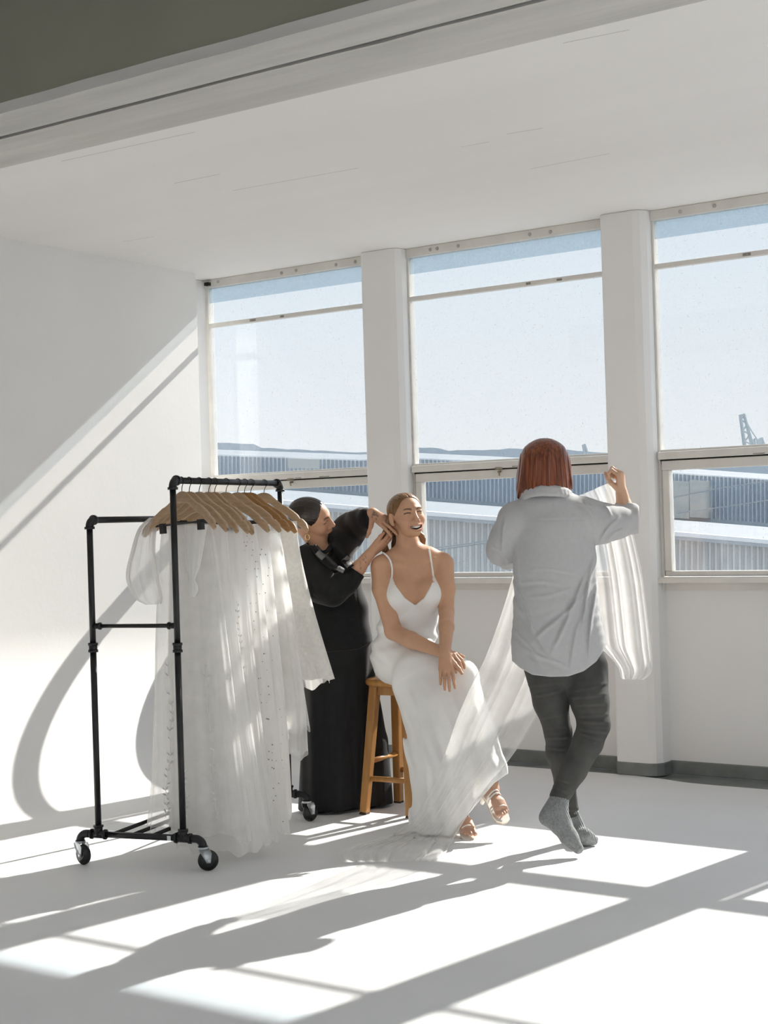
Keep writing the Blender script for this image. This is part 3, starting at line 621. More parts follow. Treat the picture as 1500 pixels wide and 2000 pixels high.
MB().grid(garment_grid(0.80, 0.03, [(0.80, 0.14, 0.22, 0.07, 0.015), (0.72, 0.15, 0.255, 0.085, 0.02), (0.635, 0.165, 0.272, 0.09, 0.02)], 26, 0.008, 43, nz=12, na=220), closed=True).build('petticoat', M_TULLE, d7, smooth=True)

# ------------------------------------------------------------------ stool
M_STOOL = mat('honey_pine', (0.50, 0.25, 0.075), 0.38, 0.45, col2=(0.38, 0.175, 0.05), vscale=7, stretch=(6, 6, 0.7), bump=0.05, bscale=60)
M_SCUFF = mat('scuffed_foot', (0.10, 0.07, 0.05), 0.6, var=0.3)
STC = np.array([-4.170, 5.807, 0]); stool = empty('bar_stool', STC); tag(stool, 'honey coloured wooden stool that the woman in the white slip dress sits on', 'stool')
ang0 = 0.10; SX = np.array([math.cos(ang0), math.sin(ang0), 0]); SY = np.array([-math.sin(ang0), math.cos(ang0), 0])
def sp(a, b, z): return SX*a + SY*b + RZ*z
seat = MB().lathe([(0.0, 0.575), (0.150, 0.575), (0.162, 0.583), (0.165, 0.595), (0.160, 0.606), (0.13, 0.610), (0.0, 0.606)], (0, 0, 0), (0, 0, 1), 48); seat.build('seat', M_STOOL, stool, smooth=True)
def bar4(p0, p1, w0, d0, w1, d1):
    T = (p1-p0)/np.linalg.norm(p1-p0); a = SX-T*(SX@T); a /= np.linalg.norm(a); b = np.cross(T, a)
    return MB().add([p+a*i*w/2+b*j*d/2 for p, w, d in ((p0, w0, d0), (p1, w1, d1)) for i, j in ((-1, -1), (1, -1), (1, 1), (-1, 1))],
                    [(3, 2, 1, 0), (4, 5, 6, 7)] + [(i, (i+1) % 4, 4+(i+1) % 4, 4+i) for i in range(4)])
FT = {}
for i, (a, b) in enumerate(((-1, -1), (1, -1), (1, 1), (-1, 1))):
    p0 = sp(a*0.080, b*0.095, 0.576); p1 = sp(a*0.120, b*0.155, 0.008); FT[(a, b)] = (p0, p1)
    bar4(p0, p1, 0.042, 0.042, 0.036, 0.036).build('leg', M_STOOL, stool, bevel=0.004)
    bar4(p1, p1-RZ*0.008, 0.036, 0.036, 0.034, 0.034).build('foot_pad', M_SCUFF, stool)
def leg_at(a, b, z):
    p0, p1 = FT[(a, b)]; t = (p0[2]-z)/(p0[2]-p1[2]); return p0+(p1-p0)*t
for (q, r_, z) in (((-1, -1), (1, -1), 0.16), ((1, -1), (1, 1), 0.20), ((1, 1), (-1, 1), 0.16), ((-1, 1), (-1, -1), 0.235)):
    MB().tube([leg_at(*q, z), leg_at(*r_, z)], [0.0125, 0.0125], 12).build('rung', M_STOOL, stool, smooth=True)
for (q, r_) in (((-1, -1), (1, -1)), ((1, -1), (1, 1)), ((1, 1), (-1, 1)), ((-1, 1), (-1, -1))):
    bar4(leg_at(*q, 0.555), leg_at(*r_, 0.555), 0.02, 0.04, 0.02, 0.04).build('apron', M_STOOL, stool)

# ------------------------------------------------------------------ people: shared builders
SKIN = np.array([0.60, 0.345, 0.215])
M_SKIN = mat('skin', (0.6, 0.4, 0.3), 0.5, 0.35, vcol=True, var=0.05, vscale=50)
def hand(F, wrist, fwd, dorsal, thumb_sign, curls, spread=(0.10, 0.02, -0.06, -0.16), thumb=(0.5, 0.25, 0.2, 0.5), sc=1.0, k=0.006):
    """five-fingered hand into field F. fwd: wrist to knuckles; dorsal: back of the hand; thumb_sign: +1 thumb on the side cross(fwd, dorsal)
    curls: per finger (base, middle, end) bends; thumb: (outward, forward drop, bend1, bend2). returns finger tips"""
    f = np.array(fwd, float); f /= np.linalg.norm(f); d = np.array(dorsal, float); d = d-f*(d@f); d /= np.linalg.norm(d); x = np.cross(f, d)*thumb_sign
    W_ = np.array(wrist, float); L = lambda a, b, c: W_ + sc*(a*x + b*f + c*d)
    kn = [(0.026, 0.083, 0.002), (0.009, 0.088, 0.004), (-0.009, 0.084, 0.003), (-0.025, 0.075, -0.001)]
    wr = [(0.012, 0.004, 0), (0.004, 0.002, 0.001), (-0.005, 0.002, 0.001), (-0.013, 0.004, 0)]
    lens = [(0.040, 0.024, 0.018), (0.044, 0.027, 0.019), (0.041, 0.026, 0.019), (0.032, 0.019, 0.016)]
    for a, b in zip(wr, kn): F.cap(L(*a), L(*b), 0.0135*sc, 0.0105*sc, k=0.012*sc)
    F.cap(L(0.006, 0.03, -0.006), L(-0.006, 0.06, -0.006), 0.016*sc, 0.015*sc, k=0.012*sc)
    tips = []
    for i in range(4):
        p = L(*kn[i]); s_ = spread[i]; dirv = f*math.cos(s_) + x*math.sin(s_); ax = np.cross(dirv, d); ang = 0
        r = [0.0090, 0.0080, 0.0072, 0.0058]; r = [q*sc*(0.88 if i == 3 else 1) for q in r]
        up = d.copy()
        for j in range(3):
            ang = curls[i][j]; c, s2 = math.cos(ang), math.sin(ang); nd = dirv*c - up*s2; up = up*c + dirv*s2; dirv = nd
            q = p + dirv*lens[i][j]*sc; F.cap(p, q, r[j], r[j+1], k=0.0025*sc if j == 0 else 0.003*sc); p = q
        tips.append(p)
    p = L(0.016, 0.016, -0.006); o_, fd, b1, b2 = thumb
    dirv = f*math.cos(o_) + x*math.sin(o_); dirv = dirv*math.cos(fd) - d*math.sin(fd); side = -x*math.cos(o_) + f*math.sin(o_)
    for ln, ra, rb, bd in ((0.044, 0.0145, 0.0105, 0.0), (0.031, 0.0100, 0.0092, b1), (0.025, 0.0092, 0.0066, b2)):
        nd = dirv*math.cos(bd) + side*math.sin(bd); side = side*math.cos(bd) - dirv*math.sin(bd); dirv = nd
        q = p + dirv*ln*sc; F.cap(p, q, ra*sc, rb*sc, k=0.006*sc); p = q
    tips.append(p); return tips
class Head:
    """head frame: x to the subject's left, y out of the face, z up, origin between the eyes' level and the ears"""
    def __init__(s, c, fwd, up, sc=1.0):
        f = np.array(fwd, float); f /= np.linalg.norm(f); u = np.array(up, float); u = u-f*(u@f); u /= np.linalg.norm(u)
        s.c = np.array(c, float); s.A = np.array([np.cross(u, f)*-1*-1, f, u]); s.A[0] = np.cross(f, u)*-1; s.sc = sc
        # subject's left when facing f with up u is cross(u, f)
        s.A[0] = np.cross(u, f)
    def w(s, x, y, z): return s.c + s.sc*(x*s.A[0] + y*s.A[1] + z*s.A[2])
    def loc(s, P): return (P-s.c)@s.A.T/s.sc
    def ell(s, F, c, r, k=0.01, sub=False, rot=None):
        A = s.A if rot is None else np.array(rot)@s.A
        F.ell(s.w(*c), np.array(r)*s.sc, A, k*s.sc, sub)
    def cap(s, F, a, b, ra, rb, k=0.008, sub=False): F.cap(s.w(*a), s.w(*b), ra*s.sc, rb*s.sc, k*s.sc, None, sub)
    def build(s, F, mouth='closed', squint=0.5):
        s.ell(F, (0, -0.014, 0.024), (0.073, 0.093, 0.074), 0.01)
        s.ell(F, (0, 0.030, -0.020), (0.060, 0.058, 0.080), 0.03)
        s.ell(F, (0, 0.034, -0.066), (0.044, 0.046, 0.042), 0.03)
        s.ell(F, (0, 0.069, -0.099), (0.018, 0.016, 0.014), 0.022)
        for q in (-1, 1):
            s.ell(F, (q*0.040, 0.052, -0.034), (0.022, 0.024, 0.022), 0.02)
            s.cap(F, (q*0.010, 0.081, 0.015), (q*0.040, 0.070, 0.016), 0.0085, 0.0075, 0.014)
            s.ell(F, (q*0.0315, 0.094, -0.001), (0.0165, 0.016, 0.0105), 0.012, True)
            s.ell(F, (q*0.0315, 0.0665, -0.002), (0.0135, 0.0135, 0.0125), 0.004)
            s.ell(F, (q*0.0315, 0.0715, 0.0045-0.0025*squint), (0.0155, 0.0115, 0.0070), 0.003)
            s.ell(F, (q*0.0315, 0.0705, -0.0085+0.0025*squint), (0.0145, 0.0110, 0.0060), 0.003)
            s.ell(F, (q*0.0125, 0.089, -0.043), (0.0085, 0.010, 0.0075), 0.006)
            s.ell(F, (q*0.0065, 0.098, -0.0490), (0.0034, 0.005, 0.003), 0.003, True)
            # ear
            s.ell(F, (q*0.0745, -0.014, -0.012), (0.0085, 0.019, 0.031), 0.006)
            s.ell(F, (q*0.0825, -0.010, -0.012), (0.006, 0.010, 0.018), 0.004, True)
            s.ell(F, (q*0.0735, -0.006, -0.036), (0.006, 0.008, 0.009), 0.004)
        s.cap(F, (0, 0.082, 0.010), (0, 0.103, -0.034), 0.0075, 0.0095, 0.010)
        s.ell(F, (0, 0.104, -0.038), (0.0105, 0.0095, 0.0088), 0.006)
        s.cap(F, (0, 0.090, -0.05), (0, 0.0885, -0.062), 0.004, 0.005, 0.008)
        if mouth == 'open':
            zc, hw = -0.0700, 0.0335
            s.ell(F, (0, 0.0715, zc), (0.034, 0.018, 0.024), 0.014)
            s.ell(F, (0, 0.092, zc-0.004), (0.0265, 0.050, 0.0135), 0.003, True)
            for q in (-1, 1): s.ell(F, (q*0.0205, 0.082, zc+0.0020), (0.0100, 0.035, 0.0050), 0.003, True)
            T = np.linspace(0, 2*math.pi, 25)
            pts = [(hw*math.cos(t), 0.0905 - 0.0215*abs(math.cos(t))**2.0, zc + (0.0070*math.sin(t) + 0.0065*abs(math.cos(t))**2 if math.sin(t) > 0 else 0.0165*math.sin(t) + 0.0065*abs(math.cos(t))**2)) for t in T]
            for a, b in zip(pts[:-1], pts[1:]): s.cap(F, a, b, 0.0033, 0.0033, 0.005)
        else:
            T = np.linspace(-1, 1, 9)
            up = [(0.022*t, 0.0895-0.010*t*t, -0.0665+0.0010*abs(t)) for t in T]; lo = [(0.020*t, 0.0885-0.009*t*t, -0.0745+0.004*t*t) for t in T]
            for P_ in (up, lo):
                for a, b in zip(P_[:-1], P_[1:]): s.cap(F, a, b, 0.0045, 0.0045, 0.005)
    def colour(s, V, base, lip=(0.52, 0.20, 0.165), brow=(0.085, 0.04, 0.02), mouth='closed', browz=0.018):
        q = s.loc(V); x, y, z = q[:, 0], q[:, 1], q[:, 2]; ax = np.abs(x); C_ = np.tile(base, (len(V), 1)).astype(float)
        inh = (np.abs(x) < 0.1) & (np.abs(y) < 0.13) & (z > -0.13) & (z < 0.12)
        def blend(m, col, w): C_[m] = C_[m]*(1-w[m][:, None]) + np.array(col)*w[m][:, None]
        blush = np.exp(-(((ax-0.040)/0.020)**2 + ((z+0.034)/0.018)**2))*0.45*(y > 0.03); blend(inh, (0.62, 0.29, 0.21), blush)
        blend(inh, (0.60, 0.28, 0.20), np.exp(-((x/0.014)**2 + ((z+0.040)/0.012)**2))*0.35*(y > 0.08))
        t = (ax-0.012)/0.036; bz = browz + 0.006*np.sin(np.clip(t, 0, 1)*2.4) - 0.002
        w = np.clip(1.2-np.abs(z-bz)/(0.0060*(1.15-0.6*np.clip(t, 0, 1))), 0, 1)*np.clip((t+0.05)*8, 0, 1)*np.clip((1.05-t)*6, 0, 1)*(y > 0.03); blend(inh, brow, w*0.9)
        # eye slit: lashes and iris
        e = ((ax-0.0315)/0.0150); ez = -0.0022 + 0.0022*(1-e*e); w = np.clip(1.3-np.abs(z-ez)/0.0033, 0, 1)*(np.abs(e) < 1.05)*(y > 0.05); blend(inh, (0.045, 0.028, 0.02), w*0.95)
        if mouth == 'open':
            zc = -0.0700; zz_ = z-zc-0.0065*np.clip(x/0.0335, -1, 1)**2; r2 = (x/0.0350)**2 + (np.where(zz_ > 0, zz_/0.0078, zz_/0.0168))**2
            lipm = np.clip(1.3-np.abs(np.sqrt(r2)-1.04)/0.14, 0, 1)*(y > 0.058); blend(inh, lip, lipm*0.7)
            blend(inh, (0.10, 0.025, 0.02), np.clip((0.90-np.sqrt(r2))*9, 0, 1)*((y < 0.088) & (y > 0.03)))
        else:
            r2 = (x/0.024)**2 + ((z+0.0705)/0.0095)**2; blend(inh, lip, np.clip(1.3-r2, 0, 1)*(y > 0.06)*0.8)
            blend(inh, (0.2, 0.06, 0.05), np.clip(1.2-np.abs(z+0.0706-0.002*(x/0.022)**2)/0.0016, 0, 1)*(ax < 0.022)*(y > 0.06)*0.8)
        return C_
def hair_mat(name, c1, c2, rough=0.36, scale=90):
    m = mat(name, c1, rough, 0.5, col2=c2, vscale=1.0, stretch=(scale, scale, 4), bump=0.35, bscale=1.3, bdist=0.004, detail=3); return m

# ------------------------------------------------------------------ the seated woman in the slip dress
BD = 7.0
def b(px, py, dd=0.0): return at(px, py, BD+dd)
def bp(r, dd=0.0): return r*(BD+dd)/F_PX
bride = empty('person', on_z(900, 1600, 0.0)); bride.location = tuple(STC + np.array([0.12, -0.1, 0]))
tag(bride, 'laughing seated woman in a white slip dress with legs crossed on a stool', 'person')
BI = Matrix.Translation(-bride.location)
def under(o, root, inv): o.parent = root; o.matrix_parent_inverse = inv; return o
TOCAM = -FW
# head: turned a little to the picture's right, tipped back
hb_f = TOCAM*math.cos(0.42) + RT*math.sin(0.42); hb_f = hb_f*math.cos(0.13) + UP*math.sin(0.13)
hb_u = UP*math.cos(0.15) - RT*math.sin(0.15)
HB = Head(b(793.5, 1004.5), hb_f, hb_u, 0.955)
F = Field()
HB.build(F, 'open', 0.9)
# neck, chest, shoulders, trunk
F.chain([HB.w(0, -0.034, -0.045), b(796, 1060, 0.025), b(800, 1084, 0.03)], [bp(21), bp(20.5), bp(23)], k=0.014)
F.cap(b(752, 1103, 0.02), b(864, 1097, 0.02), bp(19), bp(19), k=0.03)
F.cap(b(772, 1090, 0.02), b(838, 1086, 0.02), bp(17), bp(17), k=0.035)
ch = (TOCAM, 0.66)
F.chain([b(805, 1120, 0.03), b(803, 1165, 0.02), b(797, 1215, 0.02), b(790, 1275, 0.03)], [bp(58), bp(56), bp(49), bp(60)], k=0.03, flat=ch)
for px in (781, 837): F.ell(b(px, 1160, -0.062), (bp(25), bp(25), bp(29)), k=0.045)
for p0, p1 in (((806, 1108), (760, 1096)), ((812, 1108), (850, 1092))): F.cap(b(*p0, -0.048), b(*p1, -0.035), 0.006, 0.006, k=0.016)
# her right arm crosses the lap, her left arm hangs straight to the knee
F.chain([b(745, 1106, 0.01), b(748, 1150, -0.02), b(768, 1232, -0.07)], [bp(21.5), bp(20), bp(16.5)], k=0.02)
W1 = b(858, 1272, -0.30); F.chain([b(768, 1234, -0.07), b(802, 1250, -0.17), W1], [bp(16.5), bp(16), bp(10.5)], k=0.012)
F.chain([b(867, 1104, 0.01), b(871, 1150, -0.03), b(872, 1196, -0.08)], [bp(19.5), bp(17), bp(14.5)], k=0.02)
W2 = b(869, 1277, -0.36); F.chain([b(872, 1196, -0.08), b(872, 1225, -0.19), W2], [bp(14.5), bp(14.5), bp(10)], k=0.012)
hand(F, W1, b(893, 1286, -0.38)-W1, UP*0.75+TOCAM*0.6+RT*0.2, -1, [(0.55, 0.55, 0.3), (0.6, 0.6, 0.3), (0.7, 0.6, 0.3), (0.8, 0.6, 0.3)], spread=(0.12, 0.0, -0.12, -0.22), thumb=(0.5, 0.1, 0.1, 0.2), sc=0.92)
hand(F, W2, b(872, 1318, -0.41)-W2, TOCAM*0.95+UP*0.25, -1, [(0.10, 0.16, 0.1), (0.10, 0.14, 0.1), (0.12, 0.16, 0.1), (0.15, 0.2, 0.1)], spread=(0.10, 0.0, -0.03, -0.05), thumb=(0.62, -0.05, 0.05, 0.1), sc=0.95)
A1 = at(901, 1584, 6.57); T1 = at(919, 1627, 6.42)
# legs: left foot on the floor, right leg over it with the foot hanging
F.chain([b(770, 1300, 0.03), b(890, 1325, -0.27), A1 + UP*0.01], [bp(32), bp(22), bp(11)], k=0.02)
F.chain([b(800, 1292, 0.0), b(905, 1322, -0.28), b(938, 1430, -0.40), b(962, 1540, -0.50)], [bp(32), bp(21), bp(18), bp(12)], k=0.02)
def foot(F, heel, ball, up, sc=1.0, toes=True):
    """bare foot: heel to ball, then five toes; returns frame"""
    h_, a_ = np.array(heel), np.array(ball); y = (a_-h_)/np.linalg.norm(a_-h_); u = np.array(up, float); u -= y*(u@y); u /= np.linalg.norm(u); x = np.cross(y, u)
    return h_, y, u, x
def bare_foot(F, ankle, toe, up, inner, sc=1.0):
    """ankle joint to toe tip; up: top of foot; inner: +1 if the big toe lies on cross(dir, up) side"""
    a_ = np.array(ankle); t_ = np.array(toe); L_ = np.linalg.norm(t_-a_); y = (t_-a_)/L_; u = np.array(up, float); u -= y*(u@y); u /= np.linalg.norm(u); x = np.cross(y, u)*inner
    F.cap(a_, a_+y*L_*0.62-u*0.004, 0.026*sc, 0.020*sc, k=0.02); F.cap(a_+y*L_*0.5+x*0.012, a_+y*L_*0.72+x*0.018-u*0.006, 0.019*sc, 0.015*sc, k=0.015); F.cap(a_+y*L_*0.5-x*0.014, a_+y*L_*0.68-x*0.022-u*0.008, 0.017*sc, 0.013*sc, k=0.015)
    F.ell(a_-y*0.035-u*0.02, (0.025*sc, 0.028*sc, 0.025*sc), k=0.02)
    for i, (lx, ly, r) in enumerate(((0.023, 1.0, 0.0115), (0.006, 0.99, 0.0085), (-0.007, 0.955, 0.008), (-0.019, 0.91, 0.0075), (-0.029, 0.86, 0.007))):
        F.cap(a_+y*L_*0.66+x*lx*0.85-u*0.008, a_+y*(L_*ly-r)+x*lx-u*0.014, r*sc*1.05, r*sc, k=0.003)
    return y, u, x, L_
# foot on the floor (912,1630) and hanging foot (975,1590)
A2 = b(960, 1543, -0.50); T2 = b(986, 1590, -0.60)
A1 = at(901, 1584, 6.57); T1 = at(919, 1627, 6.42)
F1 = bare_foot(F, A1, T1, UP*0.9+TOCAM*0.3, -1, 0.85)
F2 = bare_foot(F, A2, T2, TOCAM*0.85+RT*0.35+UP*0.2, 1, 0.92)
lo_h, hi_h = HB.c-np.array([0.13, 0.13, 0.135]), HB.c+np.array([0.13, 0.13, 0.125])
def bx_(p, r): return np.array(p)-r, np.array(p)+r
hb1 = bx_(b(880, 1308, -0.38), 0.125)
ft1 = bx_((A1+T1)/2, 0.085); ft2 = bx_((A2+T2)/2, 0.10)
def bride_col(V):
    C_ = HB.colour(V, SKIN, mouth='open', browz=0.0140)
    for hnd in (b(880, 1308, -0.38),):
        w = np.clip(1.2-_len(V-hnd)/0.13, 0, 1)[:, None]*0.3; C_ = C_*(1-w) + np.array([0.60, 0.33, 0.23])*w
    for p in (A1, A2, T1, T2):
        w = np.clip(1.3-_len(V-p)/0.10, 0, 1)[:, None]*0.55; C_ = C_*(1-w) + np.array([0.56, 0.33, 0.25])*w
    return C_
body = field_obj('body', F, 0.0055, M_SKIN, None, fine=[(lo_h, hi_h, 0.0019), (*hb1, 0.0022), (*ft1, 0.0022), (*ft2, 0.0022)], colour=bride_col); under(body, bride, BI)
# teeth
M_TEETH = mat('teeth', (0.86, 0.83, 0.76), 0.25, 0.5, var=0.03)
th = MB()
for i in range(-4, 5):
    t = i/4.6; x = 0.0310*t; w_ = 0.0037 - 0.0004*abs(t); y = 0.0875-0.0205*t*t; z1 = -0.0625+0.0055*t*t; z0 = z1-0.0135+0.004*abs(t)
    th.add([HB.w(x+a*w_, y-0.004*c_, z) for a in (-1, 1) for c_ in (0, 1) for z in (z0, z1)], [(0, 1, 3, 2), (4, 6, 7, 5), (0, 4, 5, 1), (2, 3, 7, 6), (0, 2, 6, 4), (1, 5, 7, 3)])
under(th.build('teeth', M_TEETH, smooth=False, bevel=0.0006), bride, BI)
# hair: centre parting, smoothed back behind the ears, falling behind the shoulders
M_BLOND = hair_mat('honey_blond_hair', (0.25, 0.125, 0.045), (0.13, 0.06, 0.022))
H = Field(); HB.ell(H, (0, -0.016, 0.026), (0.0785, 0.0985, 0.0785), 0.01)
def hairline(head, zf=0.072, zs=0.0, yback=-0.02, lower=-0.06):
    def f(P, d0):
        q = (P-head.c.astype(np.float32))@head.A.T.astype(np.float32)/head.sc; x, y, z = q[..., 0], q[..., 1], q[..., 2]
        # face opening: an oval about the face, open below in front of the ears
        e = 1 - np.sqrt((x/0.067)**2 + ((z+0.012)/0.087)**2); cut = np.minimum(e*0.06, (y-0.0)*1.0)
        cut2 = np.minimum((lower-z), 1e3)       # below
        ear = 0.024-np.sqrt(((y+0.010)/1.0)**2 + ((z+0.014)/1.25)**2); ear = np.minimum(ear, np.abs(x)-0.058)
        part = 0.0018*np.exp(-(x/0.0035)**2)*(z > 0.05)
        ang = np.arctan2(x, 0.05+np.maximum(z, 0)); st = 0.0004*np.sin(ang*70+y*12)
        return np.maximum(np.maximum(d0+part+st, cut), np.maximum(cut2, ear)).astype(np.float32)
    return f
H.fn(hairline(HB))
hair = field_obj('hair', H, 0.0020, M_BLOND); under(hair, bride, BI)

def lock(F, pts, rad, flat=None, k=0.01): F.chain([np.array(p) for p in spline(np.array(pts), 14)], list(np.interp(np.linspace(0, 1, 14), np.linspace(0, 1, len(rad)), rad)), k=k, flat=flat); return F
def comb(amp, freq, axis, wob=0.0):
    a_ = np.array(axis, np.float32)
    def f(P, d0):
        t = P@a_; return (d0 + amp*np.sin(t*freq + wob*np.sin(P[..., 2]*31)) + amp*0.6*np.sin(t*freq*2.3 + 1.7)).astype(np.float32)
    return f
HL = Field(); lock(HL, [HB.w(-0.066, -0.045, 0.0), HB.w(-0.071, -0.065, -0.035), b(757, 1040, 0.05), b(748, 1058, 0.04), b(753, 1074, 0.04), b(765, 1086, 0.05)], [0.012, 0.017, 0.020, 0.018, 0.014, 0.004])
HL.fn(comb(0.0009, 900, RT*0.9+UP*0.3, 1.0)); under(field_obj('hair_length', HL, 0.0025, M_BLOND), bride, BI)
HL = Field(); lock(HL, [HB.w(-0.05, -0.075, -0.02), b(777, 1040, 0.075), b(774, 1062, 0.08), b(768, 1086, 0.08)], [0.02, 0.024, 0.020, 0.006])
HL.fn(comb(0.0009, 900, RT, 1.0)); under(field_obj('hair_length', HL, 0.0025, hair_mat('shaded_brown_hair', (0.12, 0.055, 0.02), (0.07, 0.03, 0.012))), bride, BI)  # inner lock: shade between lock and neck put into a darker hair colour
HL = Field(); lock(HL, [HB.w(0.058, -0.06, -0.02), HB.w(0.058, -0.07, -0.06), b(825, 1050, 0.07), b(823.5, 1072, 0.075), b(822, 1090, 0.08)], [0.008, 0.011, 0.011, 0.009, 0.004])
HL.fn(comb(0.0007, 1000, RT, 1.0)); under(field_obj('hair_length', HL, 0.0025, M_BLOND), bride, BI)

# the slip dress
def proj_px(P):
    v = P-CAM.astype(np.float32); d = v@FW.astype(np.float32); return 750+F_PX*(v@RT.astype(np.float32))/d, 1000-F_PX*(v@UP.astype(np.float32))/d, d
class Surf:
    """nearest surface depth of a mesh at a pixel"""
    def __init__(s, *objs):
        V = []
        for o in objs:
            a = np.zeros(len(o.data.vertices)*3, np.float32); o.data.vertices.foreach_get('co', a); V.append(a.reshape(-1, 3))
        s.x, s.y, s.d = proj_px(np.vstack(V))
    def depth(s, px, py, r=5):
        m = (np.abs(s.x-px) < r) & (np.abs(s.y-py) < r); return float(s.d[m].min()) if m.any() else None
    def pt(s, px, py, lift=0.003, default=None, r=5):
        d = s.depth(px, py, r); d = default if d is None else d; return at(px, py, d-lift)
SB = Surf(body)
M_SATIN = mat('white_satin', (0.87, 0.86, 0.84), 0.42, 0.45, var=0.03, vscale=20, sheen=0.3, bump=0.06, bscale=30)
D = Field()
D.chain([b(805, 1120, 0.025), b(803, 1165, 0.015), b(797, 1215, 0.012), b(789, 1275, 0.025)], [bp(59), bp(59), bp(53), bp(64)], k=0.03, flat=ch)
for px in (781, 837): D.ell(b(px, 1162, -0.064), (bp(26), bp(26), bp(30)), k=0.045)
D.chain([b(782, 1288, 0.03), b(892, 1324, -0.26)], [bp(54), bp(33)], k=0.03)
D.chain([b(800, 1282, 0.01), b(903, 1320, -0.27)], [bp(42), bp(31)], k=0.03)
D.chain([b(838, 1332, -0.15), b(862, 1400, -0.24), b(876, 1460, -0.30), b(887, 1520, -0.36), b(893, 1580, -0.38), b(893, 1640, -0.38)], [bp(72), bp(74), bp(78), bp(81), bp(84), bp(86)], k=0.03, flat=(TOCAM, 0.72))
D.chain([b(905, 1335, -0.28), b(938, 1430, -0.40), b(958, 1500, -0.48), b(966, 1540, -0.50)], [bp(30), bp(28), bp(24), bp(22)], k=0.02)
NECK = np.array([(700, 1178), (728, 1180), (740, 1166), (753, 1140), (765.5, 1124), (775, 1146), (790, 1167), (811, 1182), (828, 1168), (840, 1146), (846, 1121), (853, 1134), (862, 1150), (900, 1152)], float)
def dress_fn(P, d0):
    x, y, d = proj_px(P); ny = np.interp(x, NECK[:, 0], NECK[:, 1]); front = d < BD+0.04
    cut = np.where(front, ny-y, 1176-y)*(BD/F_PX)*0.8
    t = np.clip((y-1330)/90, 0, 1); cx = np.interp(y, [1300, 1400, 1500, 1600], [830, 860, 885, 893]); u = (x-cx)/85
    fold = t*(0.0065*np.sin(u*13+0.5+0.8*np.sin(y/60)) + 0.004*np.sin(u*23-y/40.+1.0) + 0.003*np.sin(u*7+y/70.))
    # stretch creases at waist and hip
    w = np.exp(-((y-1240)/32)**2); cr = w*(0.0042*np.sin((y+0.30*(x-790))/4.6) + 0.0034*np.sin((y-0.45*(x-790))/6.1+1))
    w2 = np.exp(-(((x-735)/26)**2+((y-1290)/30)**2)); cr = cr + w2*0.003*np.sin((y-0.8*(x-735))/4.5)
    hem = (y-np.interp(x, [780, 820, 880, 940, 965, 990], [1650, 1655, 1632, 1560, 1530, 1512]))*(BD/F_PX)*0.7
    hem = np.maximum(hem, 0.008-P[..., 2])
    return np.maximum(np.maximum(d0+fold+cr, cut), hem).astype(np.float32)
D.fn(dress_fn)
dress = under(field_obj('slip_dress', D, 0.0043, M_SATIN, it=2), bride, BI)
for pts in ([(765.5, 1128), (766, 1112), (763, 1097), (757, 1087), (749, 1080)], [(846, 1125), (843.5, 1105), (840.5, 1088), (838.5, 1077), (837, 1071)]):
    P_ = [SB.pt(x, y, 0.002, BD-0.02) for x, y in pts]; P_.append(at(pts[-1][0]-2, pts[-1][1]+1, BD+0.05)); P_ = spline(P_, 30)
    under(MB().tube(P_, 0.0042, 8, flat=0.45, ref=TOCAM).build('strap', M_SATIN, smooth=True), bride, BI)
# sandals
M_SAND = mat('ivory_leather', (0.80, 0.77, 0.71), 0.4, 0.4, var=0.05); M_SOLE = mat('tan_sole_edge', (0.55, 0.42, 0.28), 0.5, var=0.1)
def sandal(ankle, fr, straps, sc=1.0):
    y, u, x, L_ = fr; root = empty('sandal', tuple(ankle)); I_ = Matrix.Translation(-Vector(tuple(ankle)))
    n = 30; so = MB(); T = np.linspace(0, 1, n); hwid = np.interp(T, [0, 0.1, 0.35, 0.6, 0.8, 0.93, 1.0], [0.014, 0.026, 0.026, 0.033, 0.038, 0.032, 0.010])*sc
    c = [ankle - y*0.045 + y*(L_+0.062)*t - u*np.interp(t, [0, 0.3, 0.62, 1], [0.048, 0.040, 0.034, 0.032])*sc for t in T]
    for thick, m, nm in ((0.0, M_SAND, 'insole'), (0.006, M_SOLE, 'sole')):
        v = []
        for i in range(n): v += [c[i]-x*hwid[i]-u*thick, c[i]+x*hwid[i]-u*thick, c[i]+x*hwid[i]-u*(thick+0.006), c[i]-x*hwid[i]-u*(thick+0.006)]
        o = MB().add(v, [(4*i+a, 4*i+(a+1) % 4, 4*i+4+(a+1) % 4, 4*i+4+a) for i in range(n-1) for a in range(4)] + [(0, 1, 2, 3), (4*n-1, 4*n-2, 4*n-3, 4*n-4)]).build(nm, m); o.parent = root; o.matrix_parent_inverse = I_
    hl = MB().tube([c[2]-u*0.01, c[2]-u*0.075*sc-y*0.004], [0.013, 0.009], 12).build('heel', M_SAND, smooth=True); hl.parent = root; hl.matrix_parent_inverse = I_
    for t, h, wd in straps:
        A = np.linspace(-0.25, math.pi+0.25, 22); w_ = np.interp(t, [0, 0.35, 0.6, 0.8, 1], [0.027, 0.029, 0.034, 0.037, 0.02])*sc; cc = ankle + y*L_*t - u*0.022*sc
        P_ = [cc + x*w_*math.cos(a) + u*(h*sc*math.sin(a)) for a in A]; o = MB().tube(P_, wd*sc, 8, flat=0.5, ref=-u).build('strap', M_SAND, smooth=True); o.parent = root; o.matrix_parent_inverse = I_
    return root
s1 = sandal(A1, F1, [(0.72, 0.031, 0.0042), (0.22, 0.052, 0.004)], 0.88); tag(s1, 'ivory strappy sandal on the foot planted on the floor', 'shoe', 'pair of sandals')
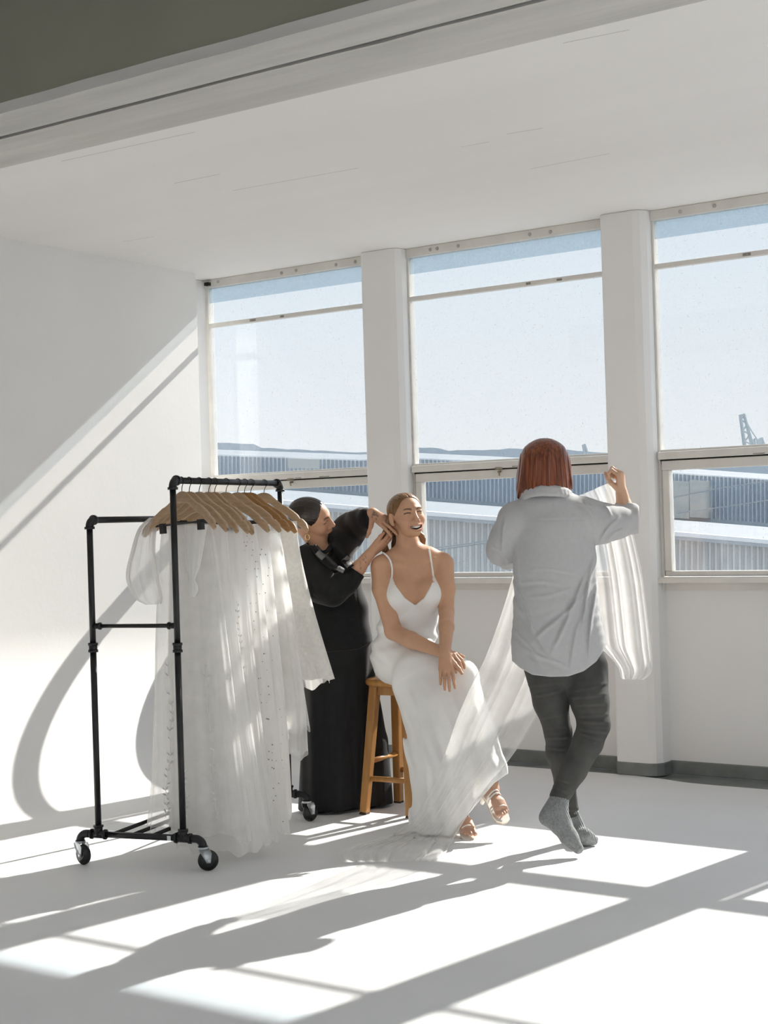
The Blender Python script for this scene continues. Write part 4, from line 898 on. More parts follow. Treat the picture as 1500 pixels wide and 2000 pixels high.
s2 = sandal(A2, F2, [(0.70, 0.033, 0.0046), (0.20, 0.052, 0.0046), (0.30, 0.049, 0.0046)], 0.95); tag(s2, 'ivory strappy sandal on the raised foot of the seated woman', 'shoe', 'pair of sandals')
# thin ring
under(MB().lathe([(0.0085, -0.001), (0.0095, -0.001), (0.0095, 0.001), (0.0085, 0.001)], b(864, 1327, -0.425), UP*0.97+RT*0.1, 18).build('ring', mat('gold', (0.75, 0.52, 0.22), 0.25, metal=1.0, var=0.05), smooth=True), bride, BI)

# ------------------------------------------------------------------ the woman in black doing the hair
SDp = 7.14
def s5(px, py, dd=0.0): return at(px, py, SDp+dd)
def r5(r): return r*SDp/F_PX
styl = empty('person', tuple(on_z(672, 1578, 0.0))); tag(styl, 'standing woman in a loose black jacket and wide black trousers arranging hair', 'person')
SI = Matrix.Translation(-styl.location)
a_, p_, r_ = math.radians(12), math.radians(-2), math.radians(33)
f0 = RT*math.cos(a_)+TOCAM*math.sin(a_); sd_ = np.cross(UP, f0); f1 = f0*math.cos(p_)+UP*math.sin(p_); u1 = UP*math.cos(p_)-f0*math.sin(p_); u3 = u1*math.cos(r_)-sd_*math.sin(r_)
HS_ = Head(s5(608, 1011.5), f1, u3, 0.955)
F = Field(); HS_.build(F, 'closed', 1.0)
F.chain([HS_.w(0, -0.03, -0.05), s5(620, 1060, 0.03), s5(636, 1085, 0.04)], [r5(21), r5(19), r5(21)], k=0.012)
F.cap(s5(640, 1088, 0.015), s5(660, 1110, 0.0), r5(20), r5(22), k=0.03)
# forearms and hands
WA = s5(727, 1003, -0.06); F.chain([s5(706, 1017, 0.02), WA], [r5(11), r5(11.5)], k=0.01)
WB = s5(722, 1082, -0.14); F.chain([s5(675, 1140, -0.16), s5(700, 1110, -0.15), WB], [r5(16), r5(14), r5(10.5)], k=0.01)
hand(F, WA, s5(752, 1019, -0.11)-WA, TOCAM*0.75+UP*0.6, 1, [(0.15, 0.25, 0.15), (0.12, 0.22, 0.15), (0.15, 0.22, 0.15), (0.2, 0.25, 0.2)], spread=(-0.16, -0.06, 0.04, 0.14) if False else (0.10, 0.03, -0.04, -0.14), thumb=(0.95, 0.35, -0.15, -0.1), sc=0.98)
hand(F, WB, s5(750, 1062, -0.12)-WB, -UP*0.75+TOCAM*0.5, -1, [(0.25, 0.45, 0.3), (0.25, 0.45, 0.3), (0.25, 0.45, 0.3), (0.3, 0.5, 0.3)], thumb=(0.35, 0.2, 0.1, 0.2), sc=0.95)
SKIN2 = np.array([0.56, 0.31, 0.195])
def styl_col(V):
    C_ = HS_.colour(V, SKIN2, brow=(0.03, 0.018, 0.012), lip=(0.46, 0.17, 0.14)); x, y, d = proj_px(V); r = np.random.RandomState(3)
    for cx, cy, n, sx, sy in ((732, 1007, 22, 6, 6), (712, 1094, 7, 3, 7), (704, 1104, 6, 2.5, 6)):       # tattoos
        for _ in range(n):
            u, v = cx+r.randn()*sx*0.6, cy+r.randn()*sy*0.6; m = np.exp(-(((x-u)/0.9)**2+((y-v)/1.5)**2))*0.75; C_ = C_*(1-m[:, None]) + np.array([0.07, 0.075, 0.08])*m[:, None]
    return C_
lo, hi = bx_(HS_.c, 0.135); h1 = bx_(s5(748, 1018, -0.10), 0.105); h2 = bx_(s5(748, 1062, -0.13), 0.105)
under(field_obj('body', F, 0.0055, M_SKIN, fine=[(lo, hi, 0.0020), (*h1, 0.0022), (*h2, 0.0022)], colour=styl_col), styl, SI)
M_BLACKH = hair_mat('black_hair', (0.016, 0.011, 0.009), (0.035, 0.024, 0.018), rough=0.28)
H = Field(); HS_.ell(H, (0, -0.016, 0.026), (0.0785, 0.0985, 0.0795), 0.01); HS_.ell(H, (0, -0.092, -0.035), (0.035, 0.032, 0.035), 0.02)
H.fn(hairline(HS_, lower=-0.075)); under(field_obj('hair', H, 0.0022, M_BLACKH), styl, SI)
ec = HS_.w(-0.080, -0.006, -0.058); er = MB(); T = np.linspace(0, 2*math.pi, 24)
er.tube([ec + 0.0105*(math.cos(t)*HS_.A[1] + math.sin(t)*UP*1.25) for t in T], 0.0026, 8, caps=False)
under(er.build('earring', mat('gold', (0.75, 0.52, 0.22)), smooth=True), styl, SI)
M_COAT = mat('black_wool', (0.012, 0.012, 0.0125), 0.8, 0.25, var=0.3, vscale=40, bump=0.25, bscale=220, sheen=0.15, bdist=0.003)
M_TRIM = mat('grey_striped_trim', (0.30, 0.30, 0.30), 0.7, col2=(0.02, 0.02, 0.02), wave=110)
Cc = Field()
Cc.cap(s5(600, 1092, -0.03), s5(660, 1066, 0.06), r5(27), r5(28), k=0.03)
Cc.cap(s5(652, 1074, 0.04), s5(676, 1050, 0.12), r5(32), r5(32), k=0.05)
Cc.chain([s5(634, 1092, 0.03), s5(645, 1140, 0.02), s5(657, 1195, 0.0), s5(664, 1258, 0.0)], [r5(45), r5(55), r5(58), r5(64)], k=0.04, flat=(TOCAM, 0.72))
Cc.chain([s5(602, 1098, -0.05), s5(628, 1145, -0.13), s5(648, 1156, -0.16)], [r5(31), r5(31), r5(28)], k=0.03)
Cc.chain([s5(648, 1156, -0.16), s5(678, 1136, -0.16), s5(696, 1119, -0.155)], [r5(27), r5(23), r5(17)], k=0.02)
Cc.chain([s5(660, 1058, 0.15), s5(686, 1031, 0.13), s5(704, 1020, 0.05), s5(717, 1013, -0.03)], [r5(36), r5(30), r5(26), r5(21.5)], k=0.03)
# open neck, cuffs
Cc.cap(s5(628, 1062, -0.10), s5(664, 1098, -0.13), r5(7), r5(9), k=0.008, sub=True)
Cc.cap(s5(622, 1052, -0.02), s5(632, 1066, -0.06), r5(24), r5(22), k=0.006, sub=True)
Cc.half(s5(701, 1115, -0.155), s5(722, 1082, -0.14)-s5(701, 1115, -0.155), k=0.002); 
# the half-space above would cut everything beyond the lower cuff, so limit cuts to the sleeves
Cc.ops.pop()
def coat_fn(P, d0):
    x, y, d = proj_px(P)
    # cuffs: lower sleeve ends along a slanted line, upper sleeve ends near x = 722
    c1 = ((x-699)*0.55 - (y-1117)*0.83)*(SDp/F_PX); m1 = (d < SDp-0.06) & (y > 1085) & (x > 660); c1 = np.where(m1, c1, -1)
    c2 = ((x-722)*0.97 - (y-1015)*0.10)*(SDp/F_PX); c2 = np.where(y < 1062, c2, -1)
    hem = (y-np.interp(x, [590, 640, 700, 730], [1262, 1274, 1268, 1252]))*(SDp/F_PX)
    wr = 0.0030*np.sin((x*0.8+y*0.5)/6.0)*np.exp(-(((x-655)/40)**2+((y-1160)/28)**2)) + 0.0035*np.sin((x*0.9-y*0.45)/4.5)*np.exp(-(((x-690)/22)**2+((y-1015)/26)**2))
    wr = wr + 0.0025*np.sin((y-0.4*x)/9.0)*np.exp(-((y-1220)/50)**2) + 0.002*np.sin((x*0.6+y)/7.0)*np.exp(-(((x-610)/30)**2+((y-1110)/40)**2))
    lap = 0.004*np.exp(-(((x-632)*0.70-(y-1062)*0.72-12)/2.0)**2)*np.exp(-((y-1090)/35)**2)
    seam = 0.002*np.exp(-((x-np.interp(y, [1100, 1270], [690, 708]))/1.2)**2)*(y > 1120)
    return np.maximum(np.maximum(d0+wr+lap+seam, c1), np.maximum(c2, hem)).astype(np.float32)
Cc.fn(coat_fn); jacket = under(field_obj('jacket', Cc, 0.0048, M_COAT), styl, SI)
SJ = Surf(jacket)
def patch(quad, m, name, lift=0.003, n=9, surf=None, root=None, inv=None, dflt=7.0):
    q = np.array(quad, float); G = np.zeros((n, n, 3))
    for i in range(n):
        for j in range(n):
            u, v = i/(n-1), j/(n-1); p = q[0]*(1-u)*(1-v)+q[1]*u*(1-v)+q[2]*u*v+q[3]*(1-u)*v; G[i, j] = surf.pt(p[0], p[1], lift, dflt)
    o = MB().grid(G).build(name, m, smooth=True); sdf = o.modifiers.new('thick', 'SOLIDIFY'); sdf.thickness = 0.002; return under(o, root, inv)
def ribbon(pts, w, m, name, lift=0.006, surf=None, dflt=7.05, n=18):
    c = spline(np.array(pts, float), n); T = np.gradient(c, axis=0); T /= np.linalg.norm(T, axis=1)[:, None]; N_ = np.stack([-T[:, 1], T[:, 0]], 1); W_ = np.interp(np.linspace(0, 1, n), np.linspace(0, 1, len(w)), w)
    dd = np.array([[surf.depth(*(c[i]+N_[i]*W_[i]*q), 6) or dflt for q in (-1, 0, 1)] for i in range(n)]); dd = np.minimum(dd, dflt+0.03)
    for _ in range(3): dd[1:-1] = (dd[:-2]+dd[1:-1]+dd[2:])/3
    G = np.array([[at(*(c[i]+N_[i]*W_[i]*q), dd[i, k]-lift*(1.0 if q == 0 else 0.6)) for k, q in enumerate((-1, 0, 1))] for i in range(n)])
    o = MB().grid(G).build(name, m, smooth=True); sdf = o.modifiers.new('thick', 'SOLIDIFY'); sdf.thickness = 0.004; sdf.offset = 1; return under(o, styl, SI)
SJ2 = Surf(jacket)
ribbon([(612, 1066), (624, 1082), (640, 1098), (660, 1112)], [5, 8, 8, 5], M_COAT, 'lapel', surf=SJ2)
ribbon([(650, 1056), (664, 1076), (677, 1094), (686, 1108)], [6, 10, 10, 6], M_COAT, 'lapel', surf=SJ2)
ribbon([(619, 1079), (627, 1086), (632, 1091)], [5, 6, 5], M_TRIM, 'lapel_trim', 0.011, SJ2)
ribbon([(672, 1090), (679, 1098), (684, 1105)], [8, 9, 8], M_TRIM, 'lapel_trim', 0.011, SJ2)
ribbon([(656, 1108), (664, 1112), (672, 1116)], [4, 5, 4], M_TRIM, 'lapel_trim', 0.011, SJ2)
under(MB().tube(spline([s5(606, 1068, -0.03), s5(620, 1078, -0.075), s5(636, 1078, -0.075), s5(648, 1064, -0.03)], 20), r5(4.5), 8, flat=1.0).build('neck_band', M_COAT, smooth=True), styl, SI)
Tr = Field()
Tr.chain([s5(664, 1245, 0.01), s5(655, 1350, 0.02), s5(648, 1450, 0.02), s5(640, 1580, 0.02)], [r5(60), r5(62), r5(60), r5(62)], k=0.02, flat=(TOCAM, 0.7))
Tr.chain([s5(680, 1245, 0.04), s5(695, 1350, 0.07), s5(708, 1450, 0.09), s5(716, 1580, 0.12)], [r5(44), r5(44), r5(48), r5(54)], k=0.008, flat=(TOCAM, 0.75))
def trous(P, d0):
    x, y, d = proj_px(P); u = (x-670)/60; t = np.clip((y-1270)/120, 0, 1)
    f = t*(0.006*np.sin(u*8+0.4+y/260.) + 0.0035*np.sin(u*17-y/150.))
    z = P[..., 2]; return np.maximum(d0+f, 0.012-z).astype(np.float32)
Tr.fn(trous); under(field_obj('trousers', Tr, 0.006, mat('black_cloth', (0.011, 0.011, 0.0115), 0.75, 0.3, var=0.25, vscale=20, bump=0.15, bscale=150, sheen=0.1)), styl, SI)
Sk = Field(); pf = on_z(655, 1588, 0.0); Sk.cap(pf+np.array([0.0, 0.13, 0.04]), pf+RZ*0.022+np.array([0, 0.02, 0]), 0.034, 0.021, k=0.01, flat=(RT, 1.25)); Sk.half(pf+RZ*0.001, -RZ)
under(field_obj('sock', Sk, 0.004, mat('pale_sock', (0.72, 0.67, 0.63), 0.8, 0.2, var=0.08)), styl, SI)
Sk = Field(); pf2 = on_z(700, 1580, 0.0); Sk.cap(pf2+np.array([0.0, 0.16, 0.04]), pf2+RZ*0.022+np.array([0, 0.10, 0]), 0.034, 0.021, k=0.01, flat=(RT, 1.25)); Sk.half(pf2+RZ*0.001, -RZ)
under(field_obj('sock', Sk, 0.004, MATS['pale_sock']), styl, SI)

# ------------------------------------------------------------------ the woman in the grey shirt, seen from behind
GDp = 6.22
def g(px, py, dd=0.0): return at(px, py, GDp+dd)
def rg(r): return r*GDp/F_PX
gw = empty('person', tuple(on_z(1140, 1650, 0.0))); tag(gw, 'red-haired woman in a grey shirt and dark jeans, back turned, holding up the veil', 'person')
GI = Matrix.Translation(-gw.location)
HG = Head(g(1066, 928, 0.05), FW*0.97+RT*0.2-UP*0.08, UP, 0.93)
F = Field(); HG.build(F, 'closed', 0.0)
F.chain([HG.w(0, -0.03, -0.04), g(1068, 965, 0.0), g(1072, 985, 0.0)], [rg(25), rg(24), rg(28)], k=0.015)
F.cap(g(1020, 1005, 0.02), g(1140, 1000, 0.02), rg(24), rg(24), k=0.03)
F.chain([g(1082, 1030, 0.02), g(1085, 1150, 0.02), g(1095, 1280, 0.02)], [rg(54), rg(52), rg(52)], k=0.03, flat=(TOCAM, 0.5))
WG = g(1214, 962, 0.10); F.chain([g(1148, 1008, 0.02), g(1225, 1020, 0.08)], [rg(24), rg(18)], k=0.02); F.chain([g(1225, 1020, 0.08), g(1219, 990, 0.09), WG], [rg(18), rg(16), rg(12)], k=0.01)
F.chain([g(1010, 1012, 0.02), g(984, 1068, 0.08), g(1005, 1090, 0.25)], [rg(24), rg(18), rg(12)], k=0.02)
hand(F, WG, g(1212, 928, 0.085)-WG, TOCAM*0.5+RT*0.85, -1, [(0.9, 1.5, 1.1), (1.0, 1.5, 1.1), (1.1, 1.5, 1.1), (1.2, 1.5, 1.1)], thumb=(0.25, 0.75, 0.4, 0.3), sc=0.92)
WL = g(1012, 1082, 0.27); hand(F, WL, RT*0.4+UP*0.5+FW*0.6, TOCAM*0.4-RT*0.8, 1, [(0.9, 1.3, 1.0)]*4, thumb=(0.3, 0.6, 0.4, 0.3), sc=0.92)
F.chain([g(1070, 1305, 0.06), g(1090, 1430, 0.06), g(1108, 1550, 0.10), g(1118, 1596, 0.10)], [rg(26), rg(18), rg(12), rg(9)], k=0.02)
F.chain([g(1138, 1305, 0.05), g(1158, 1412, -0.04), g(1120, 1500, -0.07), g(1092, 1562, -0.115)], [rg(26), rg(20), rg(17), rg(11)], k=0.02)
SKIN3 = np.array([0.64, 0.40, 0.27])
fh = bx_(g(1215, 943, 0.09), 0.085)
under(field_obj('body', F, 0.007, M_SKIN, fine=[(*fh, 0.0022)], colour=lambda V: HG.colour(V, SKIN3)), gw, GI)
# bob of red hair
M_RED = hair_mat('auburn_hair', (0.29, 0.07, 0.018), (0.07, 0.015, 0.006), rough=0.3, scale=110)
H = Field()
H.ell(g(1064, 908, 0.045), (rg(49), 0.118, rg(51)), np.array([RT, FW, UP]), k=0.01)
H.chain([g(1063, 908, 0.045), g(1062, 940, 0.045), g(1062, 962, 0.045)], [rg(47), rg(49), rg(49)], k=0.03, flat=(FW, 1.12))
H.chain([g(1035, 920, 0.03), g(1026, 950, 0.03), g(1024, 972, 0.035)], [rg(18), rg(14), rg(9)], k=0.02); H.chain([g(1096, 915, 0.03), g(1104, 945, 0.03), g(1104, 965, 0.035)], [rg(16), rg(13), rg(8)], k=0.02)
def bob(P, d0):
    x, y, d = proj_px(P); hem = (y-np.interp(x, [1008, 1014, 1024, 1032, 1045, 1075, 1095, 1105, 1116], [972, 975, 976, 966, 955, 950, 958, 968, 966]))*(GDp/F_PX)
    u = (x-1064)/(40+0.12*(y-860)); st = 0.0016*np.sin(u*34+np.sin(y/30.)*0.8) + 0.0012*np.sin(u*71+1.2*np.sin(y/22.)) + 0.0025*np.sin(u*11+y/60.)
    st = st*np.clip((y-862)/30, 0.1, 1); inner = 1-np.sqrt(((d-(GDp+0.13))/0.09)**2 + ((x-1066)/36)**2 + ((y-945)/62)**2)
    return np.maximum(np.maximum(d0+st, hem), np.where(d > GDp+0.07, inner*0.05, -1)).astype(np.float32)
H.fn(bob); under(field_obj('hair', H, 0.0024, M_RED), gw, GI)
# shirt
M_SHIRT = mat('grey_linen', (0.56, 0.56, 0.565), 0.85, 0.2, var=0.05, vscale=60, bump=0.12, bscale=350, bdist=0.002, translucent=0.12, sheen=0.1)
Sh = Field()
Sh.cap(g(1012, 1012, 0.02), g(1142, 1004, 0.02), rg(31), rg(31), k=0.04)
Sh.cap(g(1042, 985, 0.02), g(1098, 983, 0.02), rg(24), rg(24), k=0.04)
Sh.chain([g(1082, 1040, 0.02), g(1083, 1110, 0.02), g(1086, 1180, 0.02), g(1090, 1250, 0.02), g(1094, 1320, 0.02)], [rg(80), rg(79), rg(80), rg(88), rg(95)], k=0.03, flat=(TOCAM, 0.70))
Sh.ell(g(1071, 984, 0.0), (rg(46), rg(31), rg(21)), np.array([RT, FW, UP]), k=0.03)
Sh.chain([g(1140, 1014, 0.02), g(1175, 1022, 0.04), g(1205, 1020, 0.06)], [rg(40), rg(38), rg(33)], k=0.03)
Sh.chain([g(1205, 1020, 0.06), g(1226, 1017, 0.075)], [rg(33), rg(28)], k=0.01)
Sh.cap(g(1231, 1015, 0.085), g(1238, 1014, 0.085), rg(30), rg(29), k=0.002)
Sh.cap(g(1212, 992, 0.09), g(1224, 990, 0.09), rg(14), rg(18), k=0.012)
Sh.chain([g(1006, 1018, 0.03), g(988, 1055, 0.06), g(980, 1075, 0.10), g(992, 1092, 0.19)], [rg(36), rg(31), rg(28), rg(22)], k=0.03)
def shirt_fn(P, d0):
    x, y, d = proj_px(P); px = GDp/F_PX
    hem = (y-np.interp(x, [990, 1003, 1015, 1040, 1075, 1110, 1140, 1165, 1180, 1192], [1285, 1293, 1304, 1318, 1322, 1321, 1311, 1292, 1268, 1250]))*px
    nk = 0.0*x
    def ridge(x0, y0, x1, y1, w, amp, fall=0.25):
        L_ = math.hypot(x1-x0, y1-y0); tx, ty = (x1-x0)/L_, (y1-y0)/L_; s_ = ((x-x0)*tx+(y-y0)*ty)/L_; n_ = -(x-x0)*ty+(y-y0)*tx + 3*np.sin(s_*5+x0)
        return -1.25*amp*(np.exp(-(n_/(w*0.62))**2)-0.45*np.exp(-((n_-w*1.5)/(w*0.8))**2))*np.clip(s_/fall, 0, 1)*np.clip((1-s_)/fall, 0, 1)
    back = (d < GDp+0.06)
    r = ridge(1166, 1078, 1128, 1250, 5, 0.010) + ridge(1160, 1100, 1070, 1285, 6, 0.010) + ridge(1150, 1150, 1035, 1262, 6, 0.008) + ridge(1164, 1130, 1150, 1300, 4, 0.009) + ridge(1140, 1190, 1110, 1310, 5, 0.007)
    r = r + ridge(1004, 1130, 1045, 1250, 5, 0.009) + ridge(1006, 1180, 1090, 1300, 6, 0.007) + ridge(1004, 1225, 1060, 1305, 5, 0.007) + ridge(1015, 1260, 1120, 1312, 5, 0.005)
    r = r + ridge(1030, 1112, 1130, 1118, 3, 0.003) + ridge(1010, 1135, 1100, 1142, 4, 0.004) + ridge(1020, 1170, 1120, 1150, 4, 0.003) + ridge(1000, 1060, 1020, 1150, 5, 0.006)
    r = r + ridge(1168, 1062, 1212, 1005, 4, 0.007) + ridge(1180, 1058, 1224, 1030, 4, 0.006) + ridge(1175, 985, 1200, 1010, 3, 0.006) + ridge(1130, 978, 1165, 1010, 4, 0.005) + ridge(1140, 972, 1158, 995, 3, 0.005)
    r = r + ridge(960, 1060, 995, 1100, 3, 0.005) + ridge(990, 1010, 975, 1085, 4, 0.006)
    groove = 0.0018*np.exp(-((y-1014-2*np.sin(x/40))/1.3)**2)*((x > 1010) & (x < 1150)) + 0.0022*np.exp(-((x-np.interp(y, [985, 1065], [1153, 1164]))/1.5)**2)*(y < 1070)
    tr = 0.0016*np.sin((x*0.2+y)/3.1+np.sin(x/17.)*1.2)*np.clip((y-1080)/60, 0, 1)*np.exp(-((y-1180)/120)**2)*0.5
    cuff = ((x-1248)*0.98)*px; cuff2 = np.where((x > 1175) & (y < 1000), ((983-y)*0.9-(1240-x)*0.12)*px, -1); c3 = np.where((x < 1000) & (y > 1040), (d-(GDp+0.21)), -1)
    open_ = np.where((x > 1200), 0.0, 0.0)
    out = np.maximum(np.maximum(d0 + r*back + groove + tr, hem), np.maximum(np.maximum(cuff, c3), cuff2))
    return out.astype(np.float32)
Sh.fn(shirt_fn); shirt = under(field_obj('shirt', Sh, 0.0045, M_SHIRT), gw, GI)
Co = Field()
cp_ = spline([g(1020, 978, 0.05), g(1030, 964, -0.01), g(1050, 958, -0.055), g(1070, 957, -0.065), g(1090, 958, -0.055), g(1106, 963, -0.01), g(1114, 974, 0.05)], 16)
Co.chain(list(cp_), [rg(9)]*16, k=0.006, flat=(np.array([0, 0, 1.0]), 1.0)); 
cp2 = spline([g(1018, 986, 0.04), g(1030, 969, -0.03), g(1050, 964, -0.068), g(1072, 964, -0.078), g(1094, 965, -0.064), g(1110, 970, -0.02), g(1120, 984, 0.04)], 16); Co.chain(list(cp2), [rg(4.5)]*16, k=0.01)
under(field_obj('collar', Co, 0.003, M_SHIRT), gw, GI)
# jeans
M_JEAN = mat('charcoal_denim', (0.058, 0.058, 0.055), 0.8, 0.25, var=0.35, vscale=14, bump=0.2, bscale=300, col2=(0.085, 0.083, 0.078), bdist=0.002)
J = Field(); J.ell(g(1103, 1290, 0.035), (rg(76), rg(44), rg(62)), np.array([RT, FW, UP]), k=0.03)
J.chain([g(1066, 1305, 0.05), g(1076, 1370, 0.04), g(1090, 1430, 0.06), g(1093, 1470, 0.08), g(1104, 1530, 0.10), g(1116, 1590, 0.10)], [rg(43), rg(34), rg(26), rg(26), rg(20), rg(15.5)], k=0.02)
J.chain([g(1142, 1305, 0.035), g(1152, 1370, -0.02), g(1160, 1415, -0.04), g(1148, 1450, -0.05), g(1120, 1505, -0.07), g(1093, 1556, -0.11)], [rg(46), rg(37), rg(31), rg(29), rg(25), rg(19.5)], k=0.015)
def jean_fn(P, d0):
    x, y, d = proj_px(P); near = x > np.interp(y, [1300, 1400, 1440, 1500, 1560], [1104, 1112, 1112, 1090, 1060])
    def ridge(x0, y0, x1, y1, w, amp, fall=0.2):
        L_ = math.hypot(x1-x0, y1-y0); tx, ty = (x1-x0)/L_, (y1-y0)/L_; s_ = ((x-x0)*tx+(y-y0)*ty)/L_; n_ = -(x-x0)*ty+(y-y0)*tx + 5*(s_-0.5)**2
        return -amp*(np.exp(-(n_/w)**2)-0.8*np.exp(-((n_-w*1.7)/(w*0.9))**2))*np.clip(s_/fall, 0, 1)*np.clip((1-s_)/fall, 0, 1)
    q = 0
    for a in ((1110, 1352, 1190, 1335), (1112, 1364, 1188, 1356), (1118, 1378, 1188, 1374), (1126, 1400, 1192, 1396), (1128, 1410, 1192, 1412), (1130, 1424, 1190, 1432), (1132, 1432, 1180, 1446), (1028, 1340, 1106, 1332), (1040, 1362, 1108, 1346), (1054, 1404, 1110, 1392), (1060, 1424, 1112, 1418), (1062, 1442, 1114, 1440), (1064, 1460, 1112, 1464), (1078, 1535, 1112, 1548), (1084, 1520, 1122, 1530), (1104, 1585, 1134, 1578), (1108, 1598, 1134, 1592)):
        q = q + ridge(*a, 2.6, 0.0038)
    nearleg = d < GDp-0.02
    cut = np.where(nearleg & (y > 1500), ((y-1570)*0.90-(x-1090)*0.42)*(GDp/F_PX), ((y-1618)+0.12*(x-1120))*(GDp/F_PX))
    return np.maximum(d0+q, cut).astype(np.float32)
J.fn(jean_fn); under(field_obj('jeans', J, 0.0045, M_JEAN), gw, GI)
M_SOCK = mat('grey_knit', (0.20, 0.21, 0.21), 0.9, 0.15, var=0.35, vscale=120, bump=0.5, bscale=260, col2=(0.30, 0.31, 0.31), bdist=0.004)
K = Field(); K.chain([g(1094, 1556, -0.11), g(1086, 1582, -0.125), g(1094, 1608, -0.14), g(1112, 1636, -0.165), g(1129, 1657, -0.185)], [rg(18.5), rg(21), rg(20), rg(16), rg(10.5)], k=0.02, flat=(TOCAM, 1.0)); K.ell(g(1068, 1597, -0.115), (rg(15), rg(17), rg(15)), k=0.03)
def rib(cx, y1):
    def f(P, d0):
        x, y, d = proj_px(P); ang = np.arctan2(d-(GDp-0.12), (x-cx)*GDp/F_PX); return (d0 + 0.0016*np.sin((x-0.45*(y-1580))*1.55)*np.clip((y1-y+0.35*(x-cx))/8, 0, 1)).astype(np.float32)
    return f
K.fn(rib(1090, 1600)); under(field_obj('sock', K, 0.0028, M_SOCK), gw, GI)
pz = on_z(1135, 1648, 0.0)
K = Field(); K.chain([g(1117, 1590, 0.10), g(1123, 1612, 0.10), g(1128, 1628, 0.10)], [rg(15.5), rg(16.5), rg(17)], k=0.015)
t1 = on_z(1128, 1640, 0.03); t2 = on_z(1158, 1641, 0.022); K.chain([g(1128, 1628, 0.10), (t1+t2)/2+RZ*0.012, t2], [rg(17), 0.030, 0.021], k=0.02); K.fn(rib(1122, 1630)); K.half(np.array([0, 0, 0.002]), (0, 0, -1))
under(field_obj('sock', K, 0.0028, M_SOCK), gw, GI)

# ------------------------------------------------------------------ the veil
M_VEIL = sheer('veil_tulle', (0.93, 0.92, 0.905), cover=0.35, trans=0.55, fold_boost=0.16, var=0.2)
def sheet(rows, nu=70, nv=90, folds=(9, 17, 29), amp=(0.010, 0.005, 0.002), seed=1, floor_from=None, amp_row=None):
    """rows: (xl, yl, dl, xr, yr, dr) pixel edges with depths; folds run along the rows"""
    R_ = spline(np.array(rows, float), nv); r = np.random.RandomState(seed); ph = r.rand(8)*6.28; G = np.zeros((nv, nu, 3)); U = np.linspace(0, 1, nu)
    k = len(rows)-1
    for i in range(nv):
        xl, yl, dl, xr, yr, dr = R_[i]; t = i/(nv-1)
        a = 1.0 if amp_row is None else np.interp(t, np.linspace(0, 1, len(amp_row)), amp_row)
        w = U + 0.02*np.sin(t*6+ph[6])*np.sin(U*math.pi)
        f = sum(am*np.sin(fr*w*2 + p + 0.9*math.sin(t*3.1+p)) for fr, am, p in zip(folds, amp, ph))*a
        fy = sum(am*np.sin(fr*w*2 + p + 1.3 + 0.9*math.sin(t*3.1+p)) for fr, am, p in zip(folds, amp, ph))*a
        for j in range(nu):
            u = U[j]; px = xl+(xr-xl)*u; py = yl+(yr-yl)*u; d = dl+(dr-dl)*u + f[j]
            p = at(px, py, d) + RT*fy[j]*0.5
            q = p
            if p[2] < 0.006: 
                q = on_z(px, py, 0.006 + 0.9*abs(f[j]))
            G[i, j] = q
    return G
VD = 6.42
rowsL = [(1012, 1086, 6.50, 1090, 1086, 6.50), (1001, 1130, 6.50, 1085, 1145, 6.50), (978, 1205, 6.50, 1080, 1230, 6.50), (948, 1285, 6.48, 1075, 1315, 6.49), (922, 1335, 6.44, 1056, 1378, 6.47),
         (893, 1400, 6.42, 1024, 1438, 6.44), (866, 1475, 6.40, 988, 1490, 6.40), (836, 1550, 6.42, 938, 1552, 6.36), (798, 1606, 6.48, 904, 1604, 6.34), (742, 1638, 6.60, 886, 1634, 6.36), (690, 1652, 6.58, 876, 1652, 6.32), (664, 1666, 6.50, 868, 1668, 6.27), (672, 1684, 6.42, 846, 1682, 6.22)]
GL = sheet(rowsL, 80, 130, seed=5, amp_row=[0.5, 0.7, 1, 1.2, 1.1, 1, 1, 1.1, 1.3, 1.4, 1.2])
rowsR = [(1108, 978, 6.34, 1206, 936, 6.31), (1116, 1000, 6.36, 1213, 960, 6.35), (1130, 1050, 6.40, 1234, 1036, 6.42), (1140, 1130, 6.41, 1253, 1125, 6.42), (1148, 1200, 6.41, 1264, 1210, 6.42), (1158, 1248, 6.41, 1270, 1268, 6.42), (1184, 1276, 6.40, 1272, 1302, 6.42), (1206, 1302, 6.39, 1266, 1318, 6.41), (1214, 1326, 6.38, 1252, 1328, 6.39)]
GR = sheet(rowsR, 70, 90, folds=(7, 15, 33), amp=(0.009, 0.006, 0.003), seed=9, amp_row=[0.35, 0.6, 1, 1.2, 1.3, 1.3, 1.5])
rowsM = [(1012, 1086, 6.50, 1108, 978, 6.35), (1020, 1120, 6.51, 1122, 1030, 6.40), (1030, 1180, 6.52, 1140, 1130, 6.42), (1040, 1240, 6.52, 1150, 1210, 6.43)]
GM = sheet(rowsM, 40, 40, seed=12, amp_row=[0.4, 0.7, 1, 1])
vl = MB()
for Gq in (GL, GR, GM): vl.grid(Gq)
veil = vl.build('veil', M_VEIL, smooth=True); tag(veil, 'long sheer white veil stretched from the raised hand down to the floor', 'veil')
for nm, Gq, cols in (('edge_stitching', GL, (0, 79)), ('edge_stitching', GR, (69,))):
    for c_ in cols: MB().tube(Gq[:, c_], 0.0011, 5).build(nm, mat('veil_thread', (0.9, 0.89, 0.87), 0.7, var=0.02), veil, smooth=True)

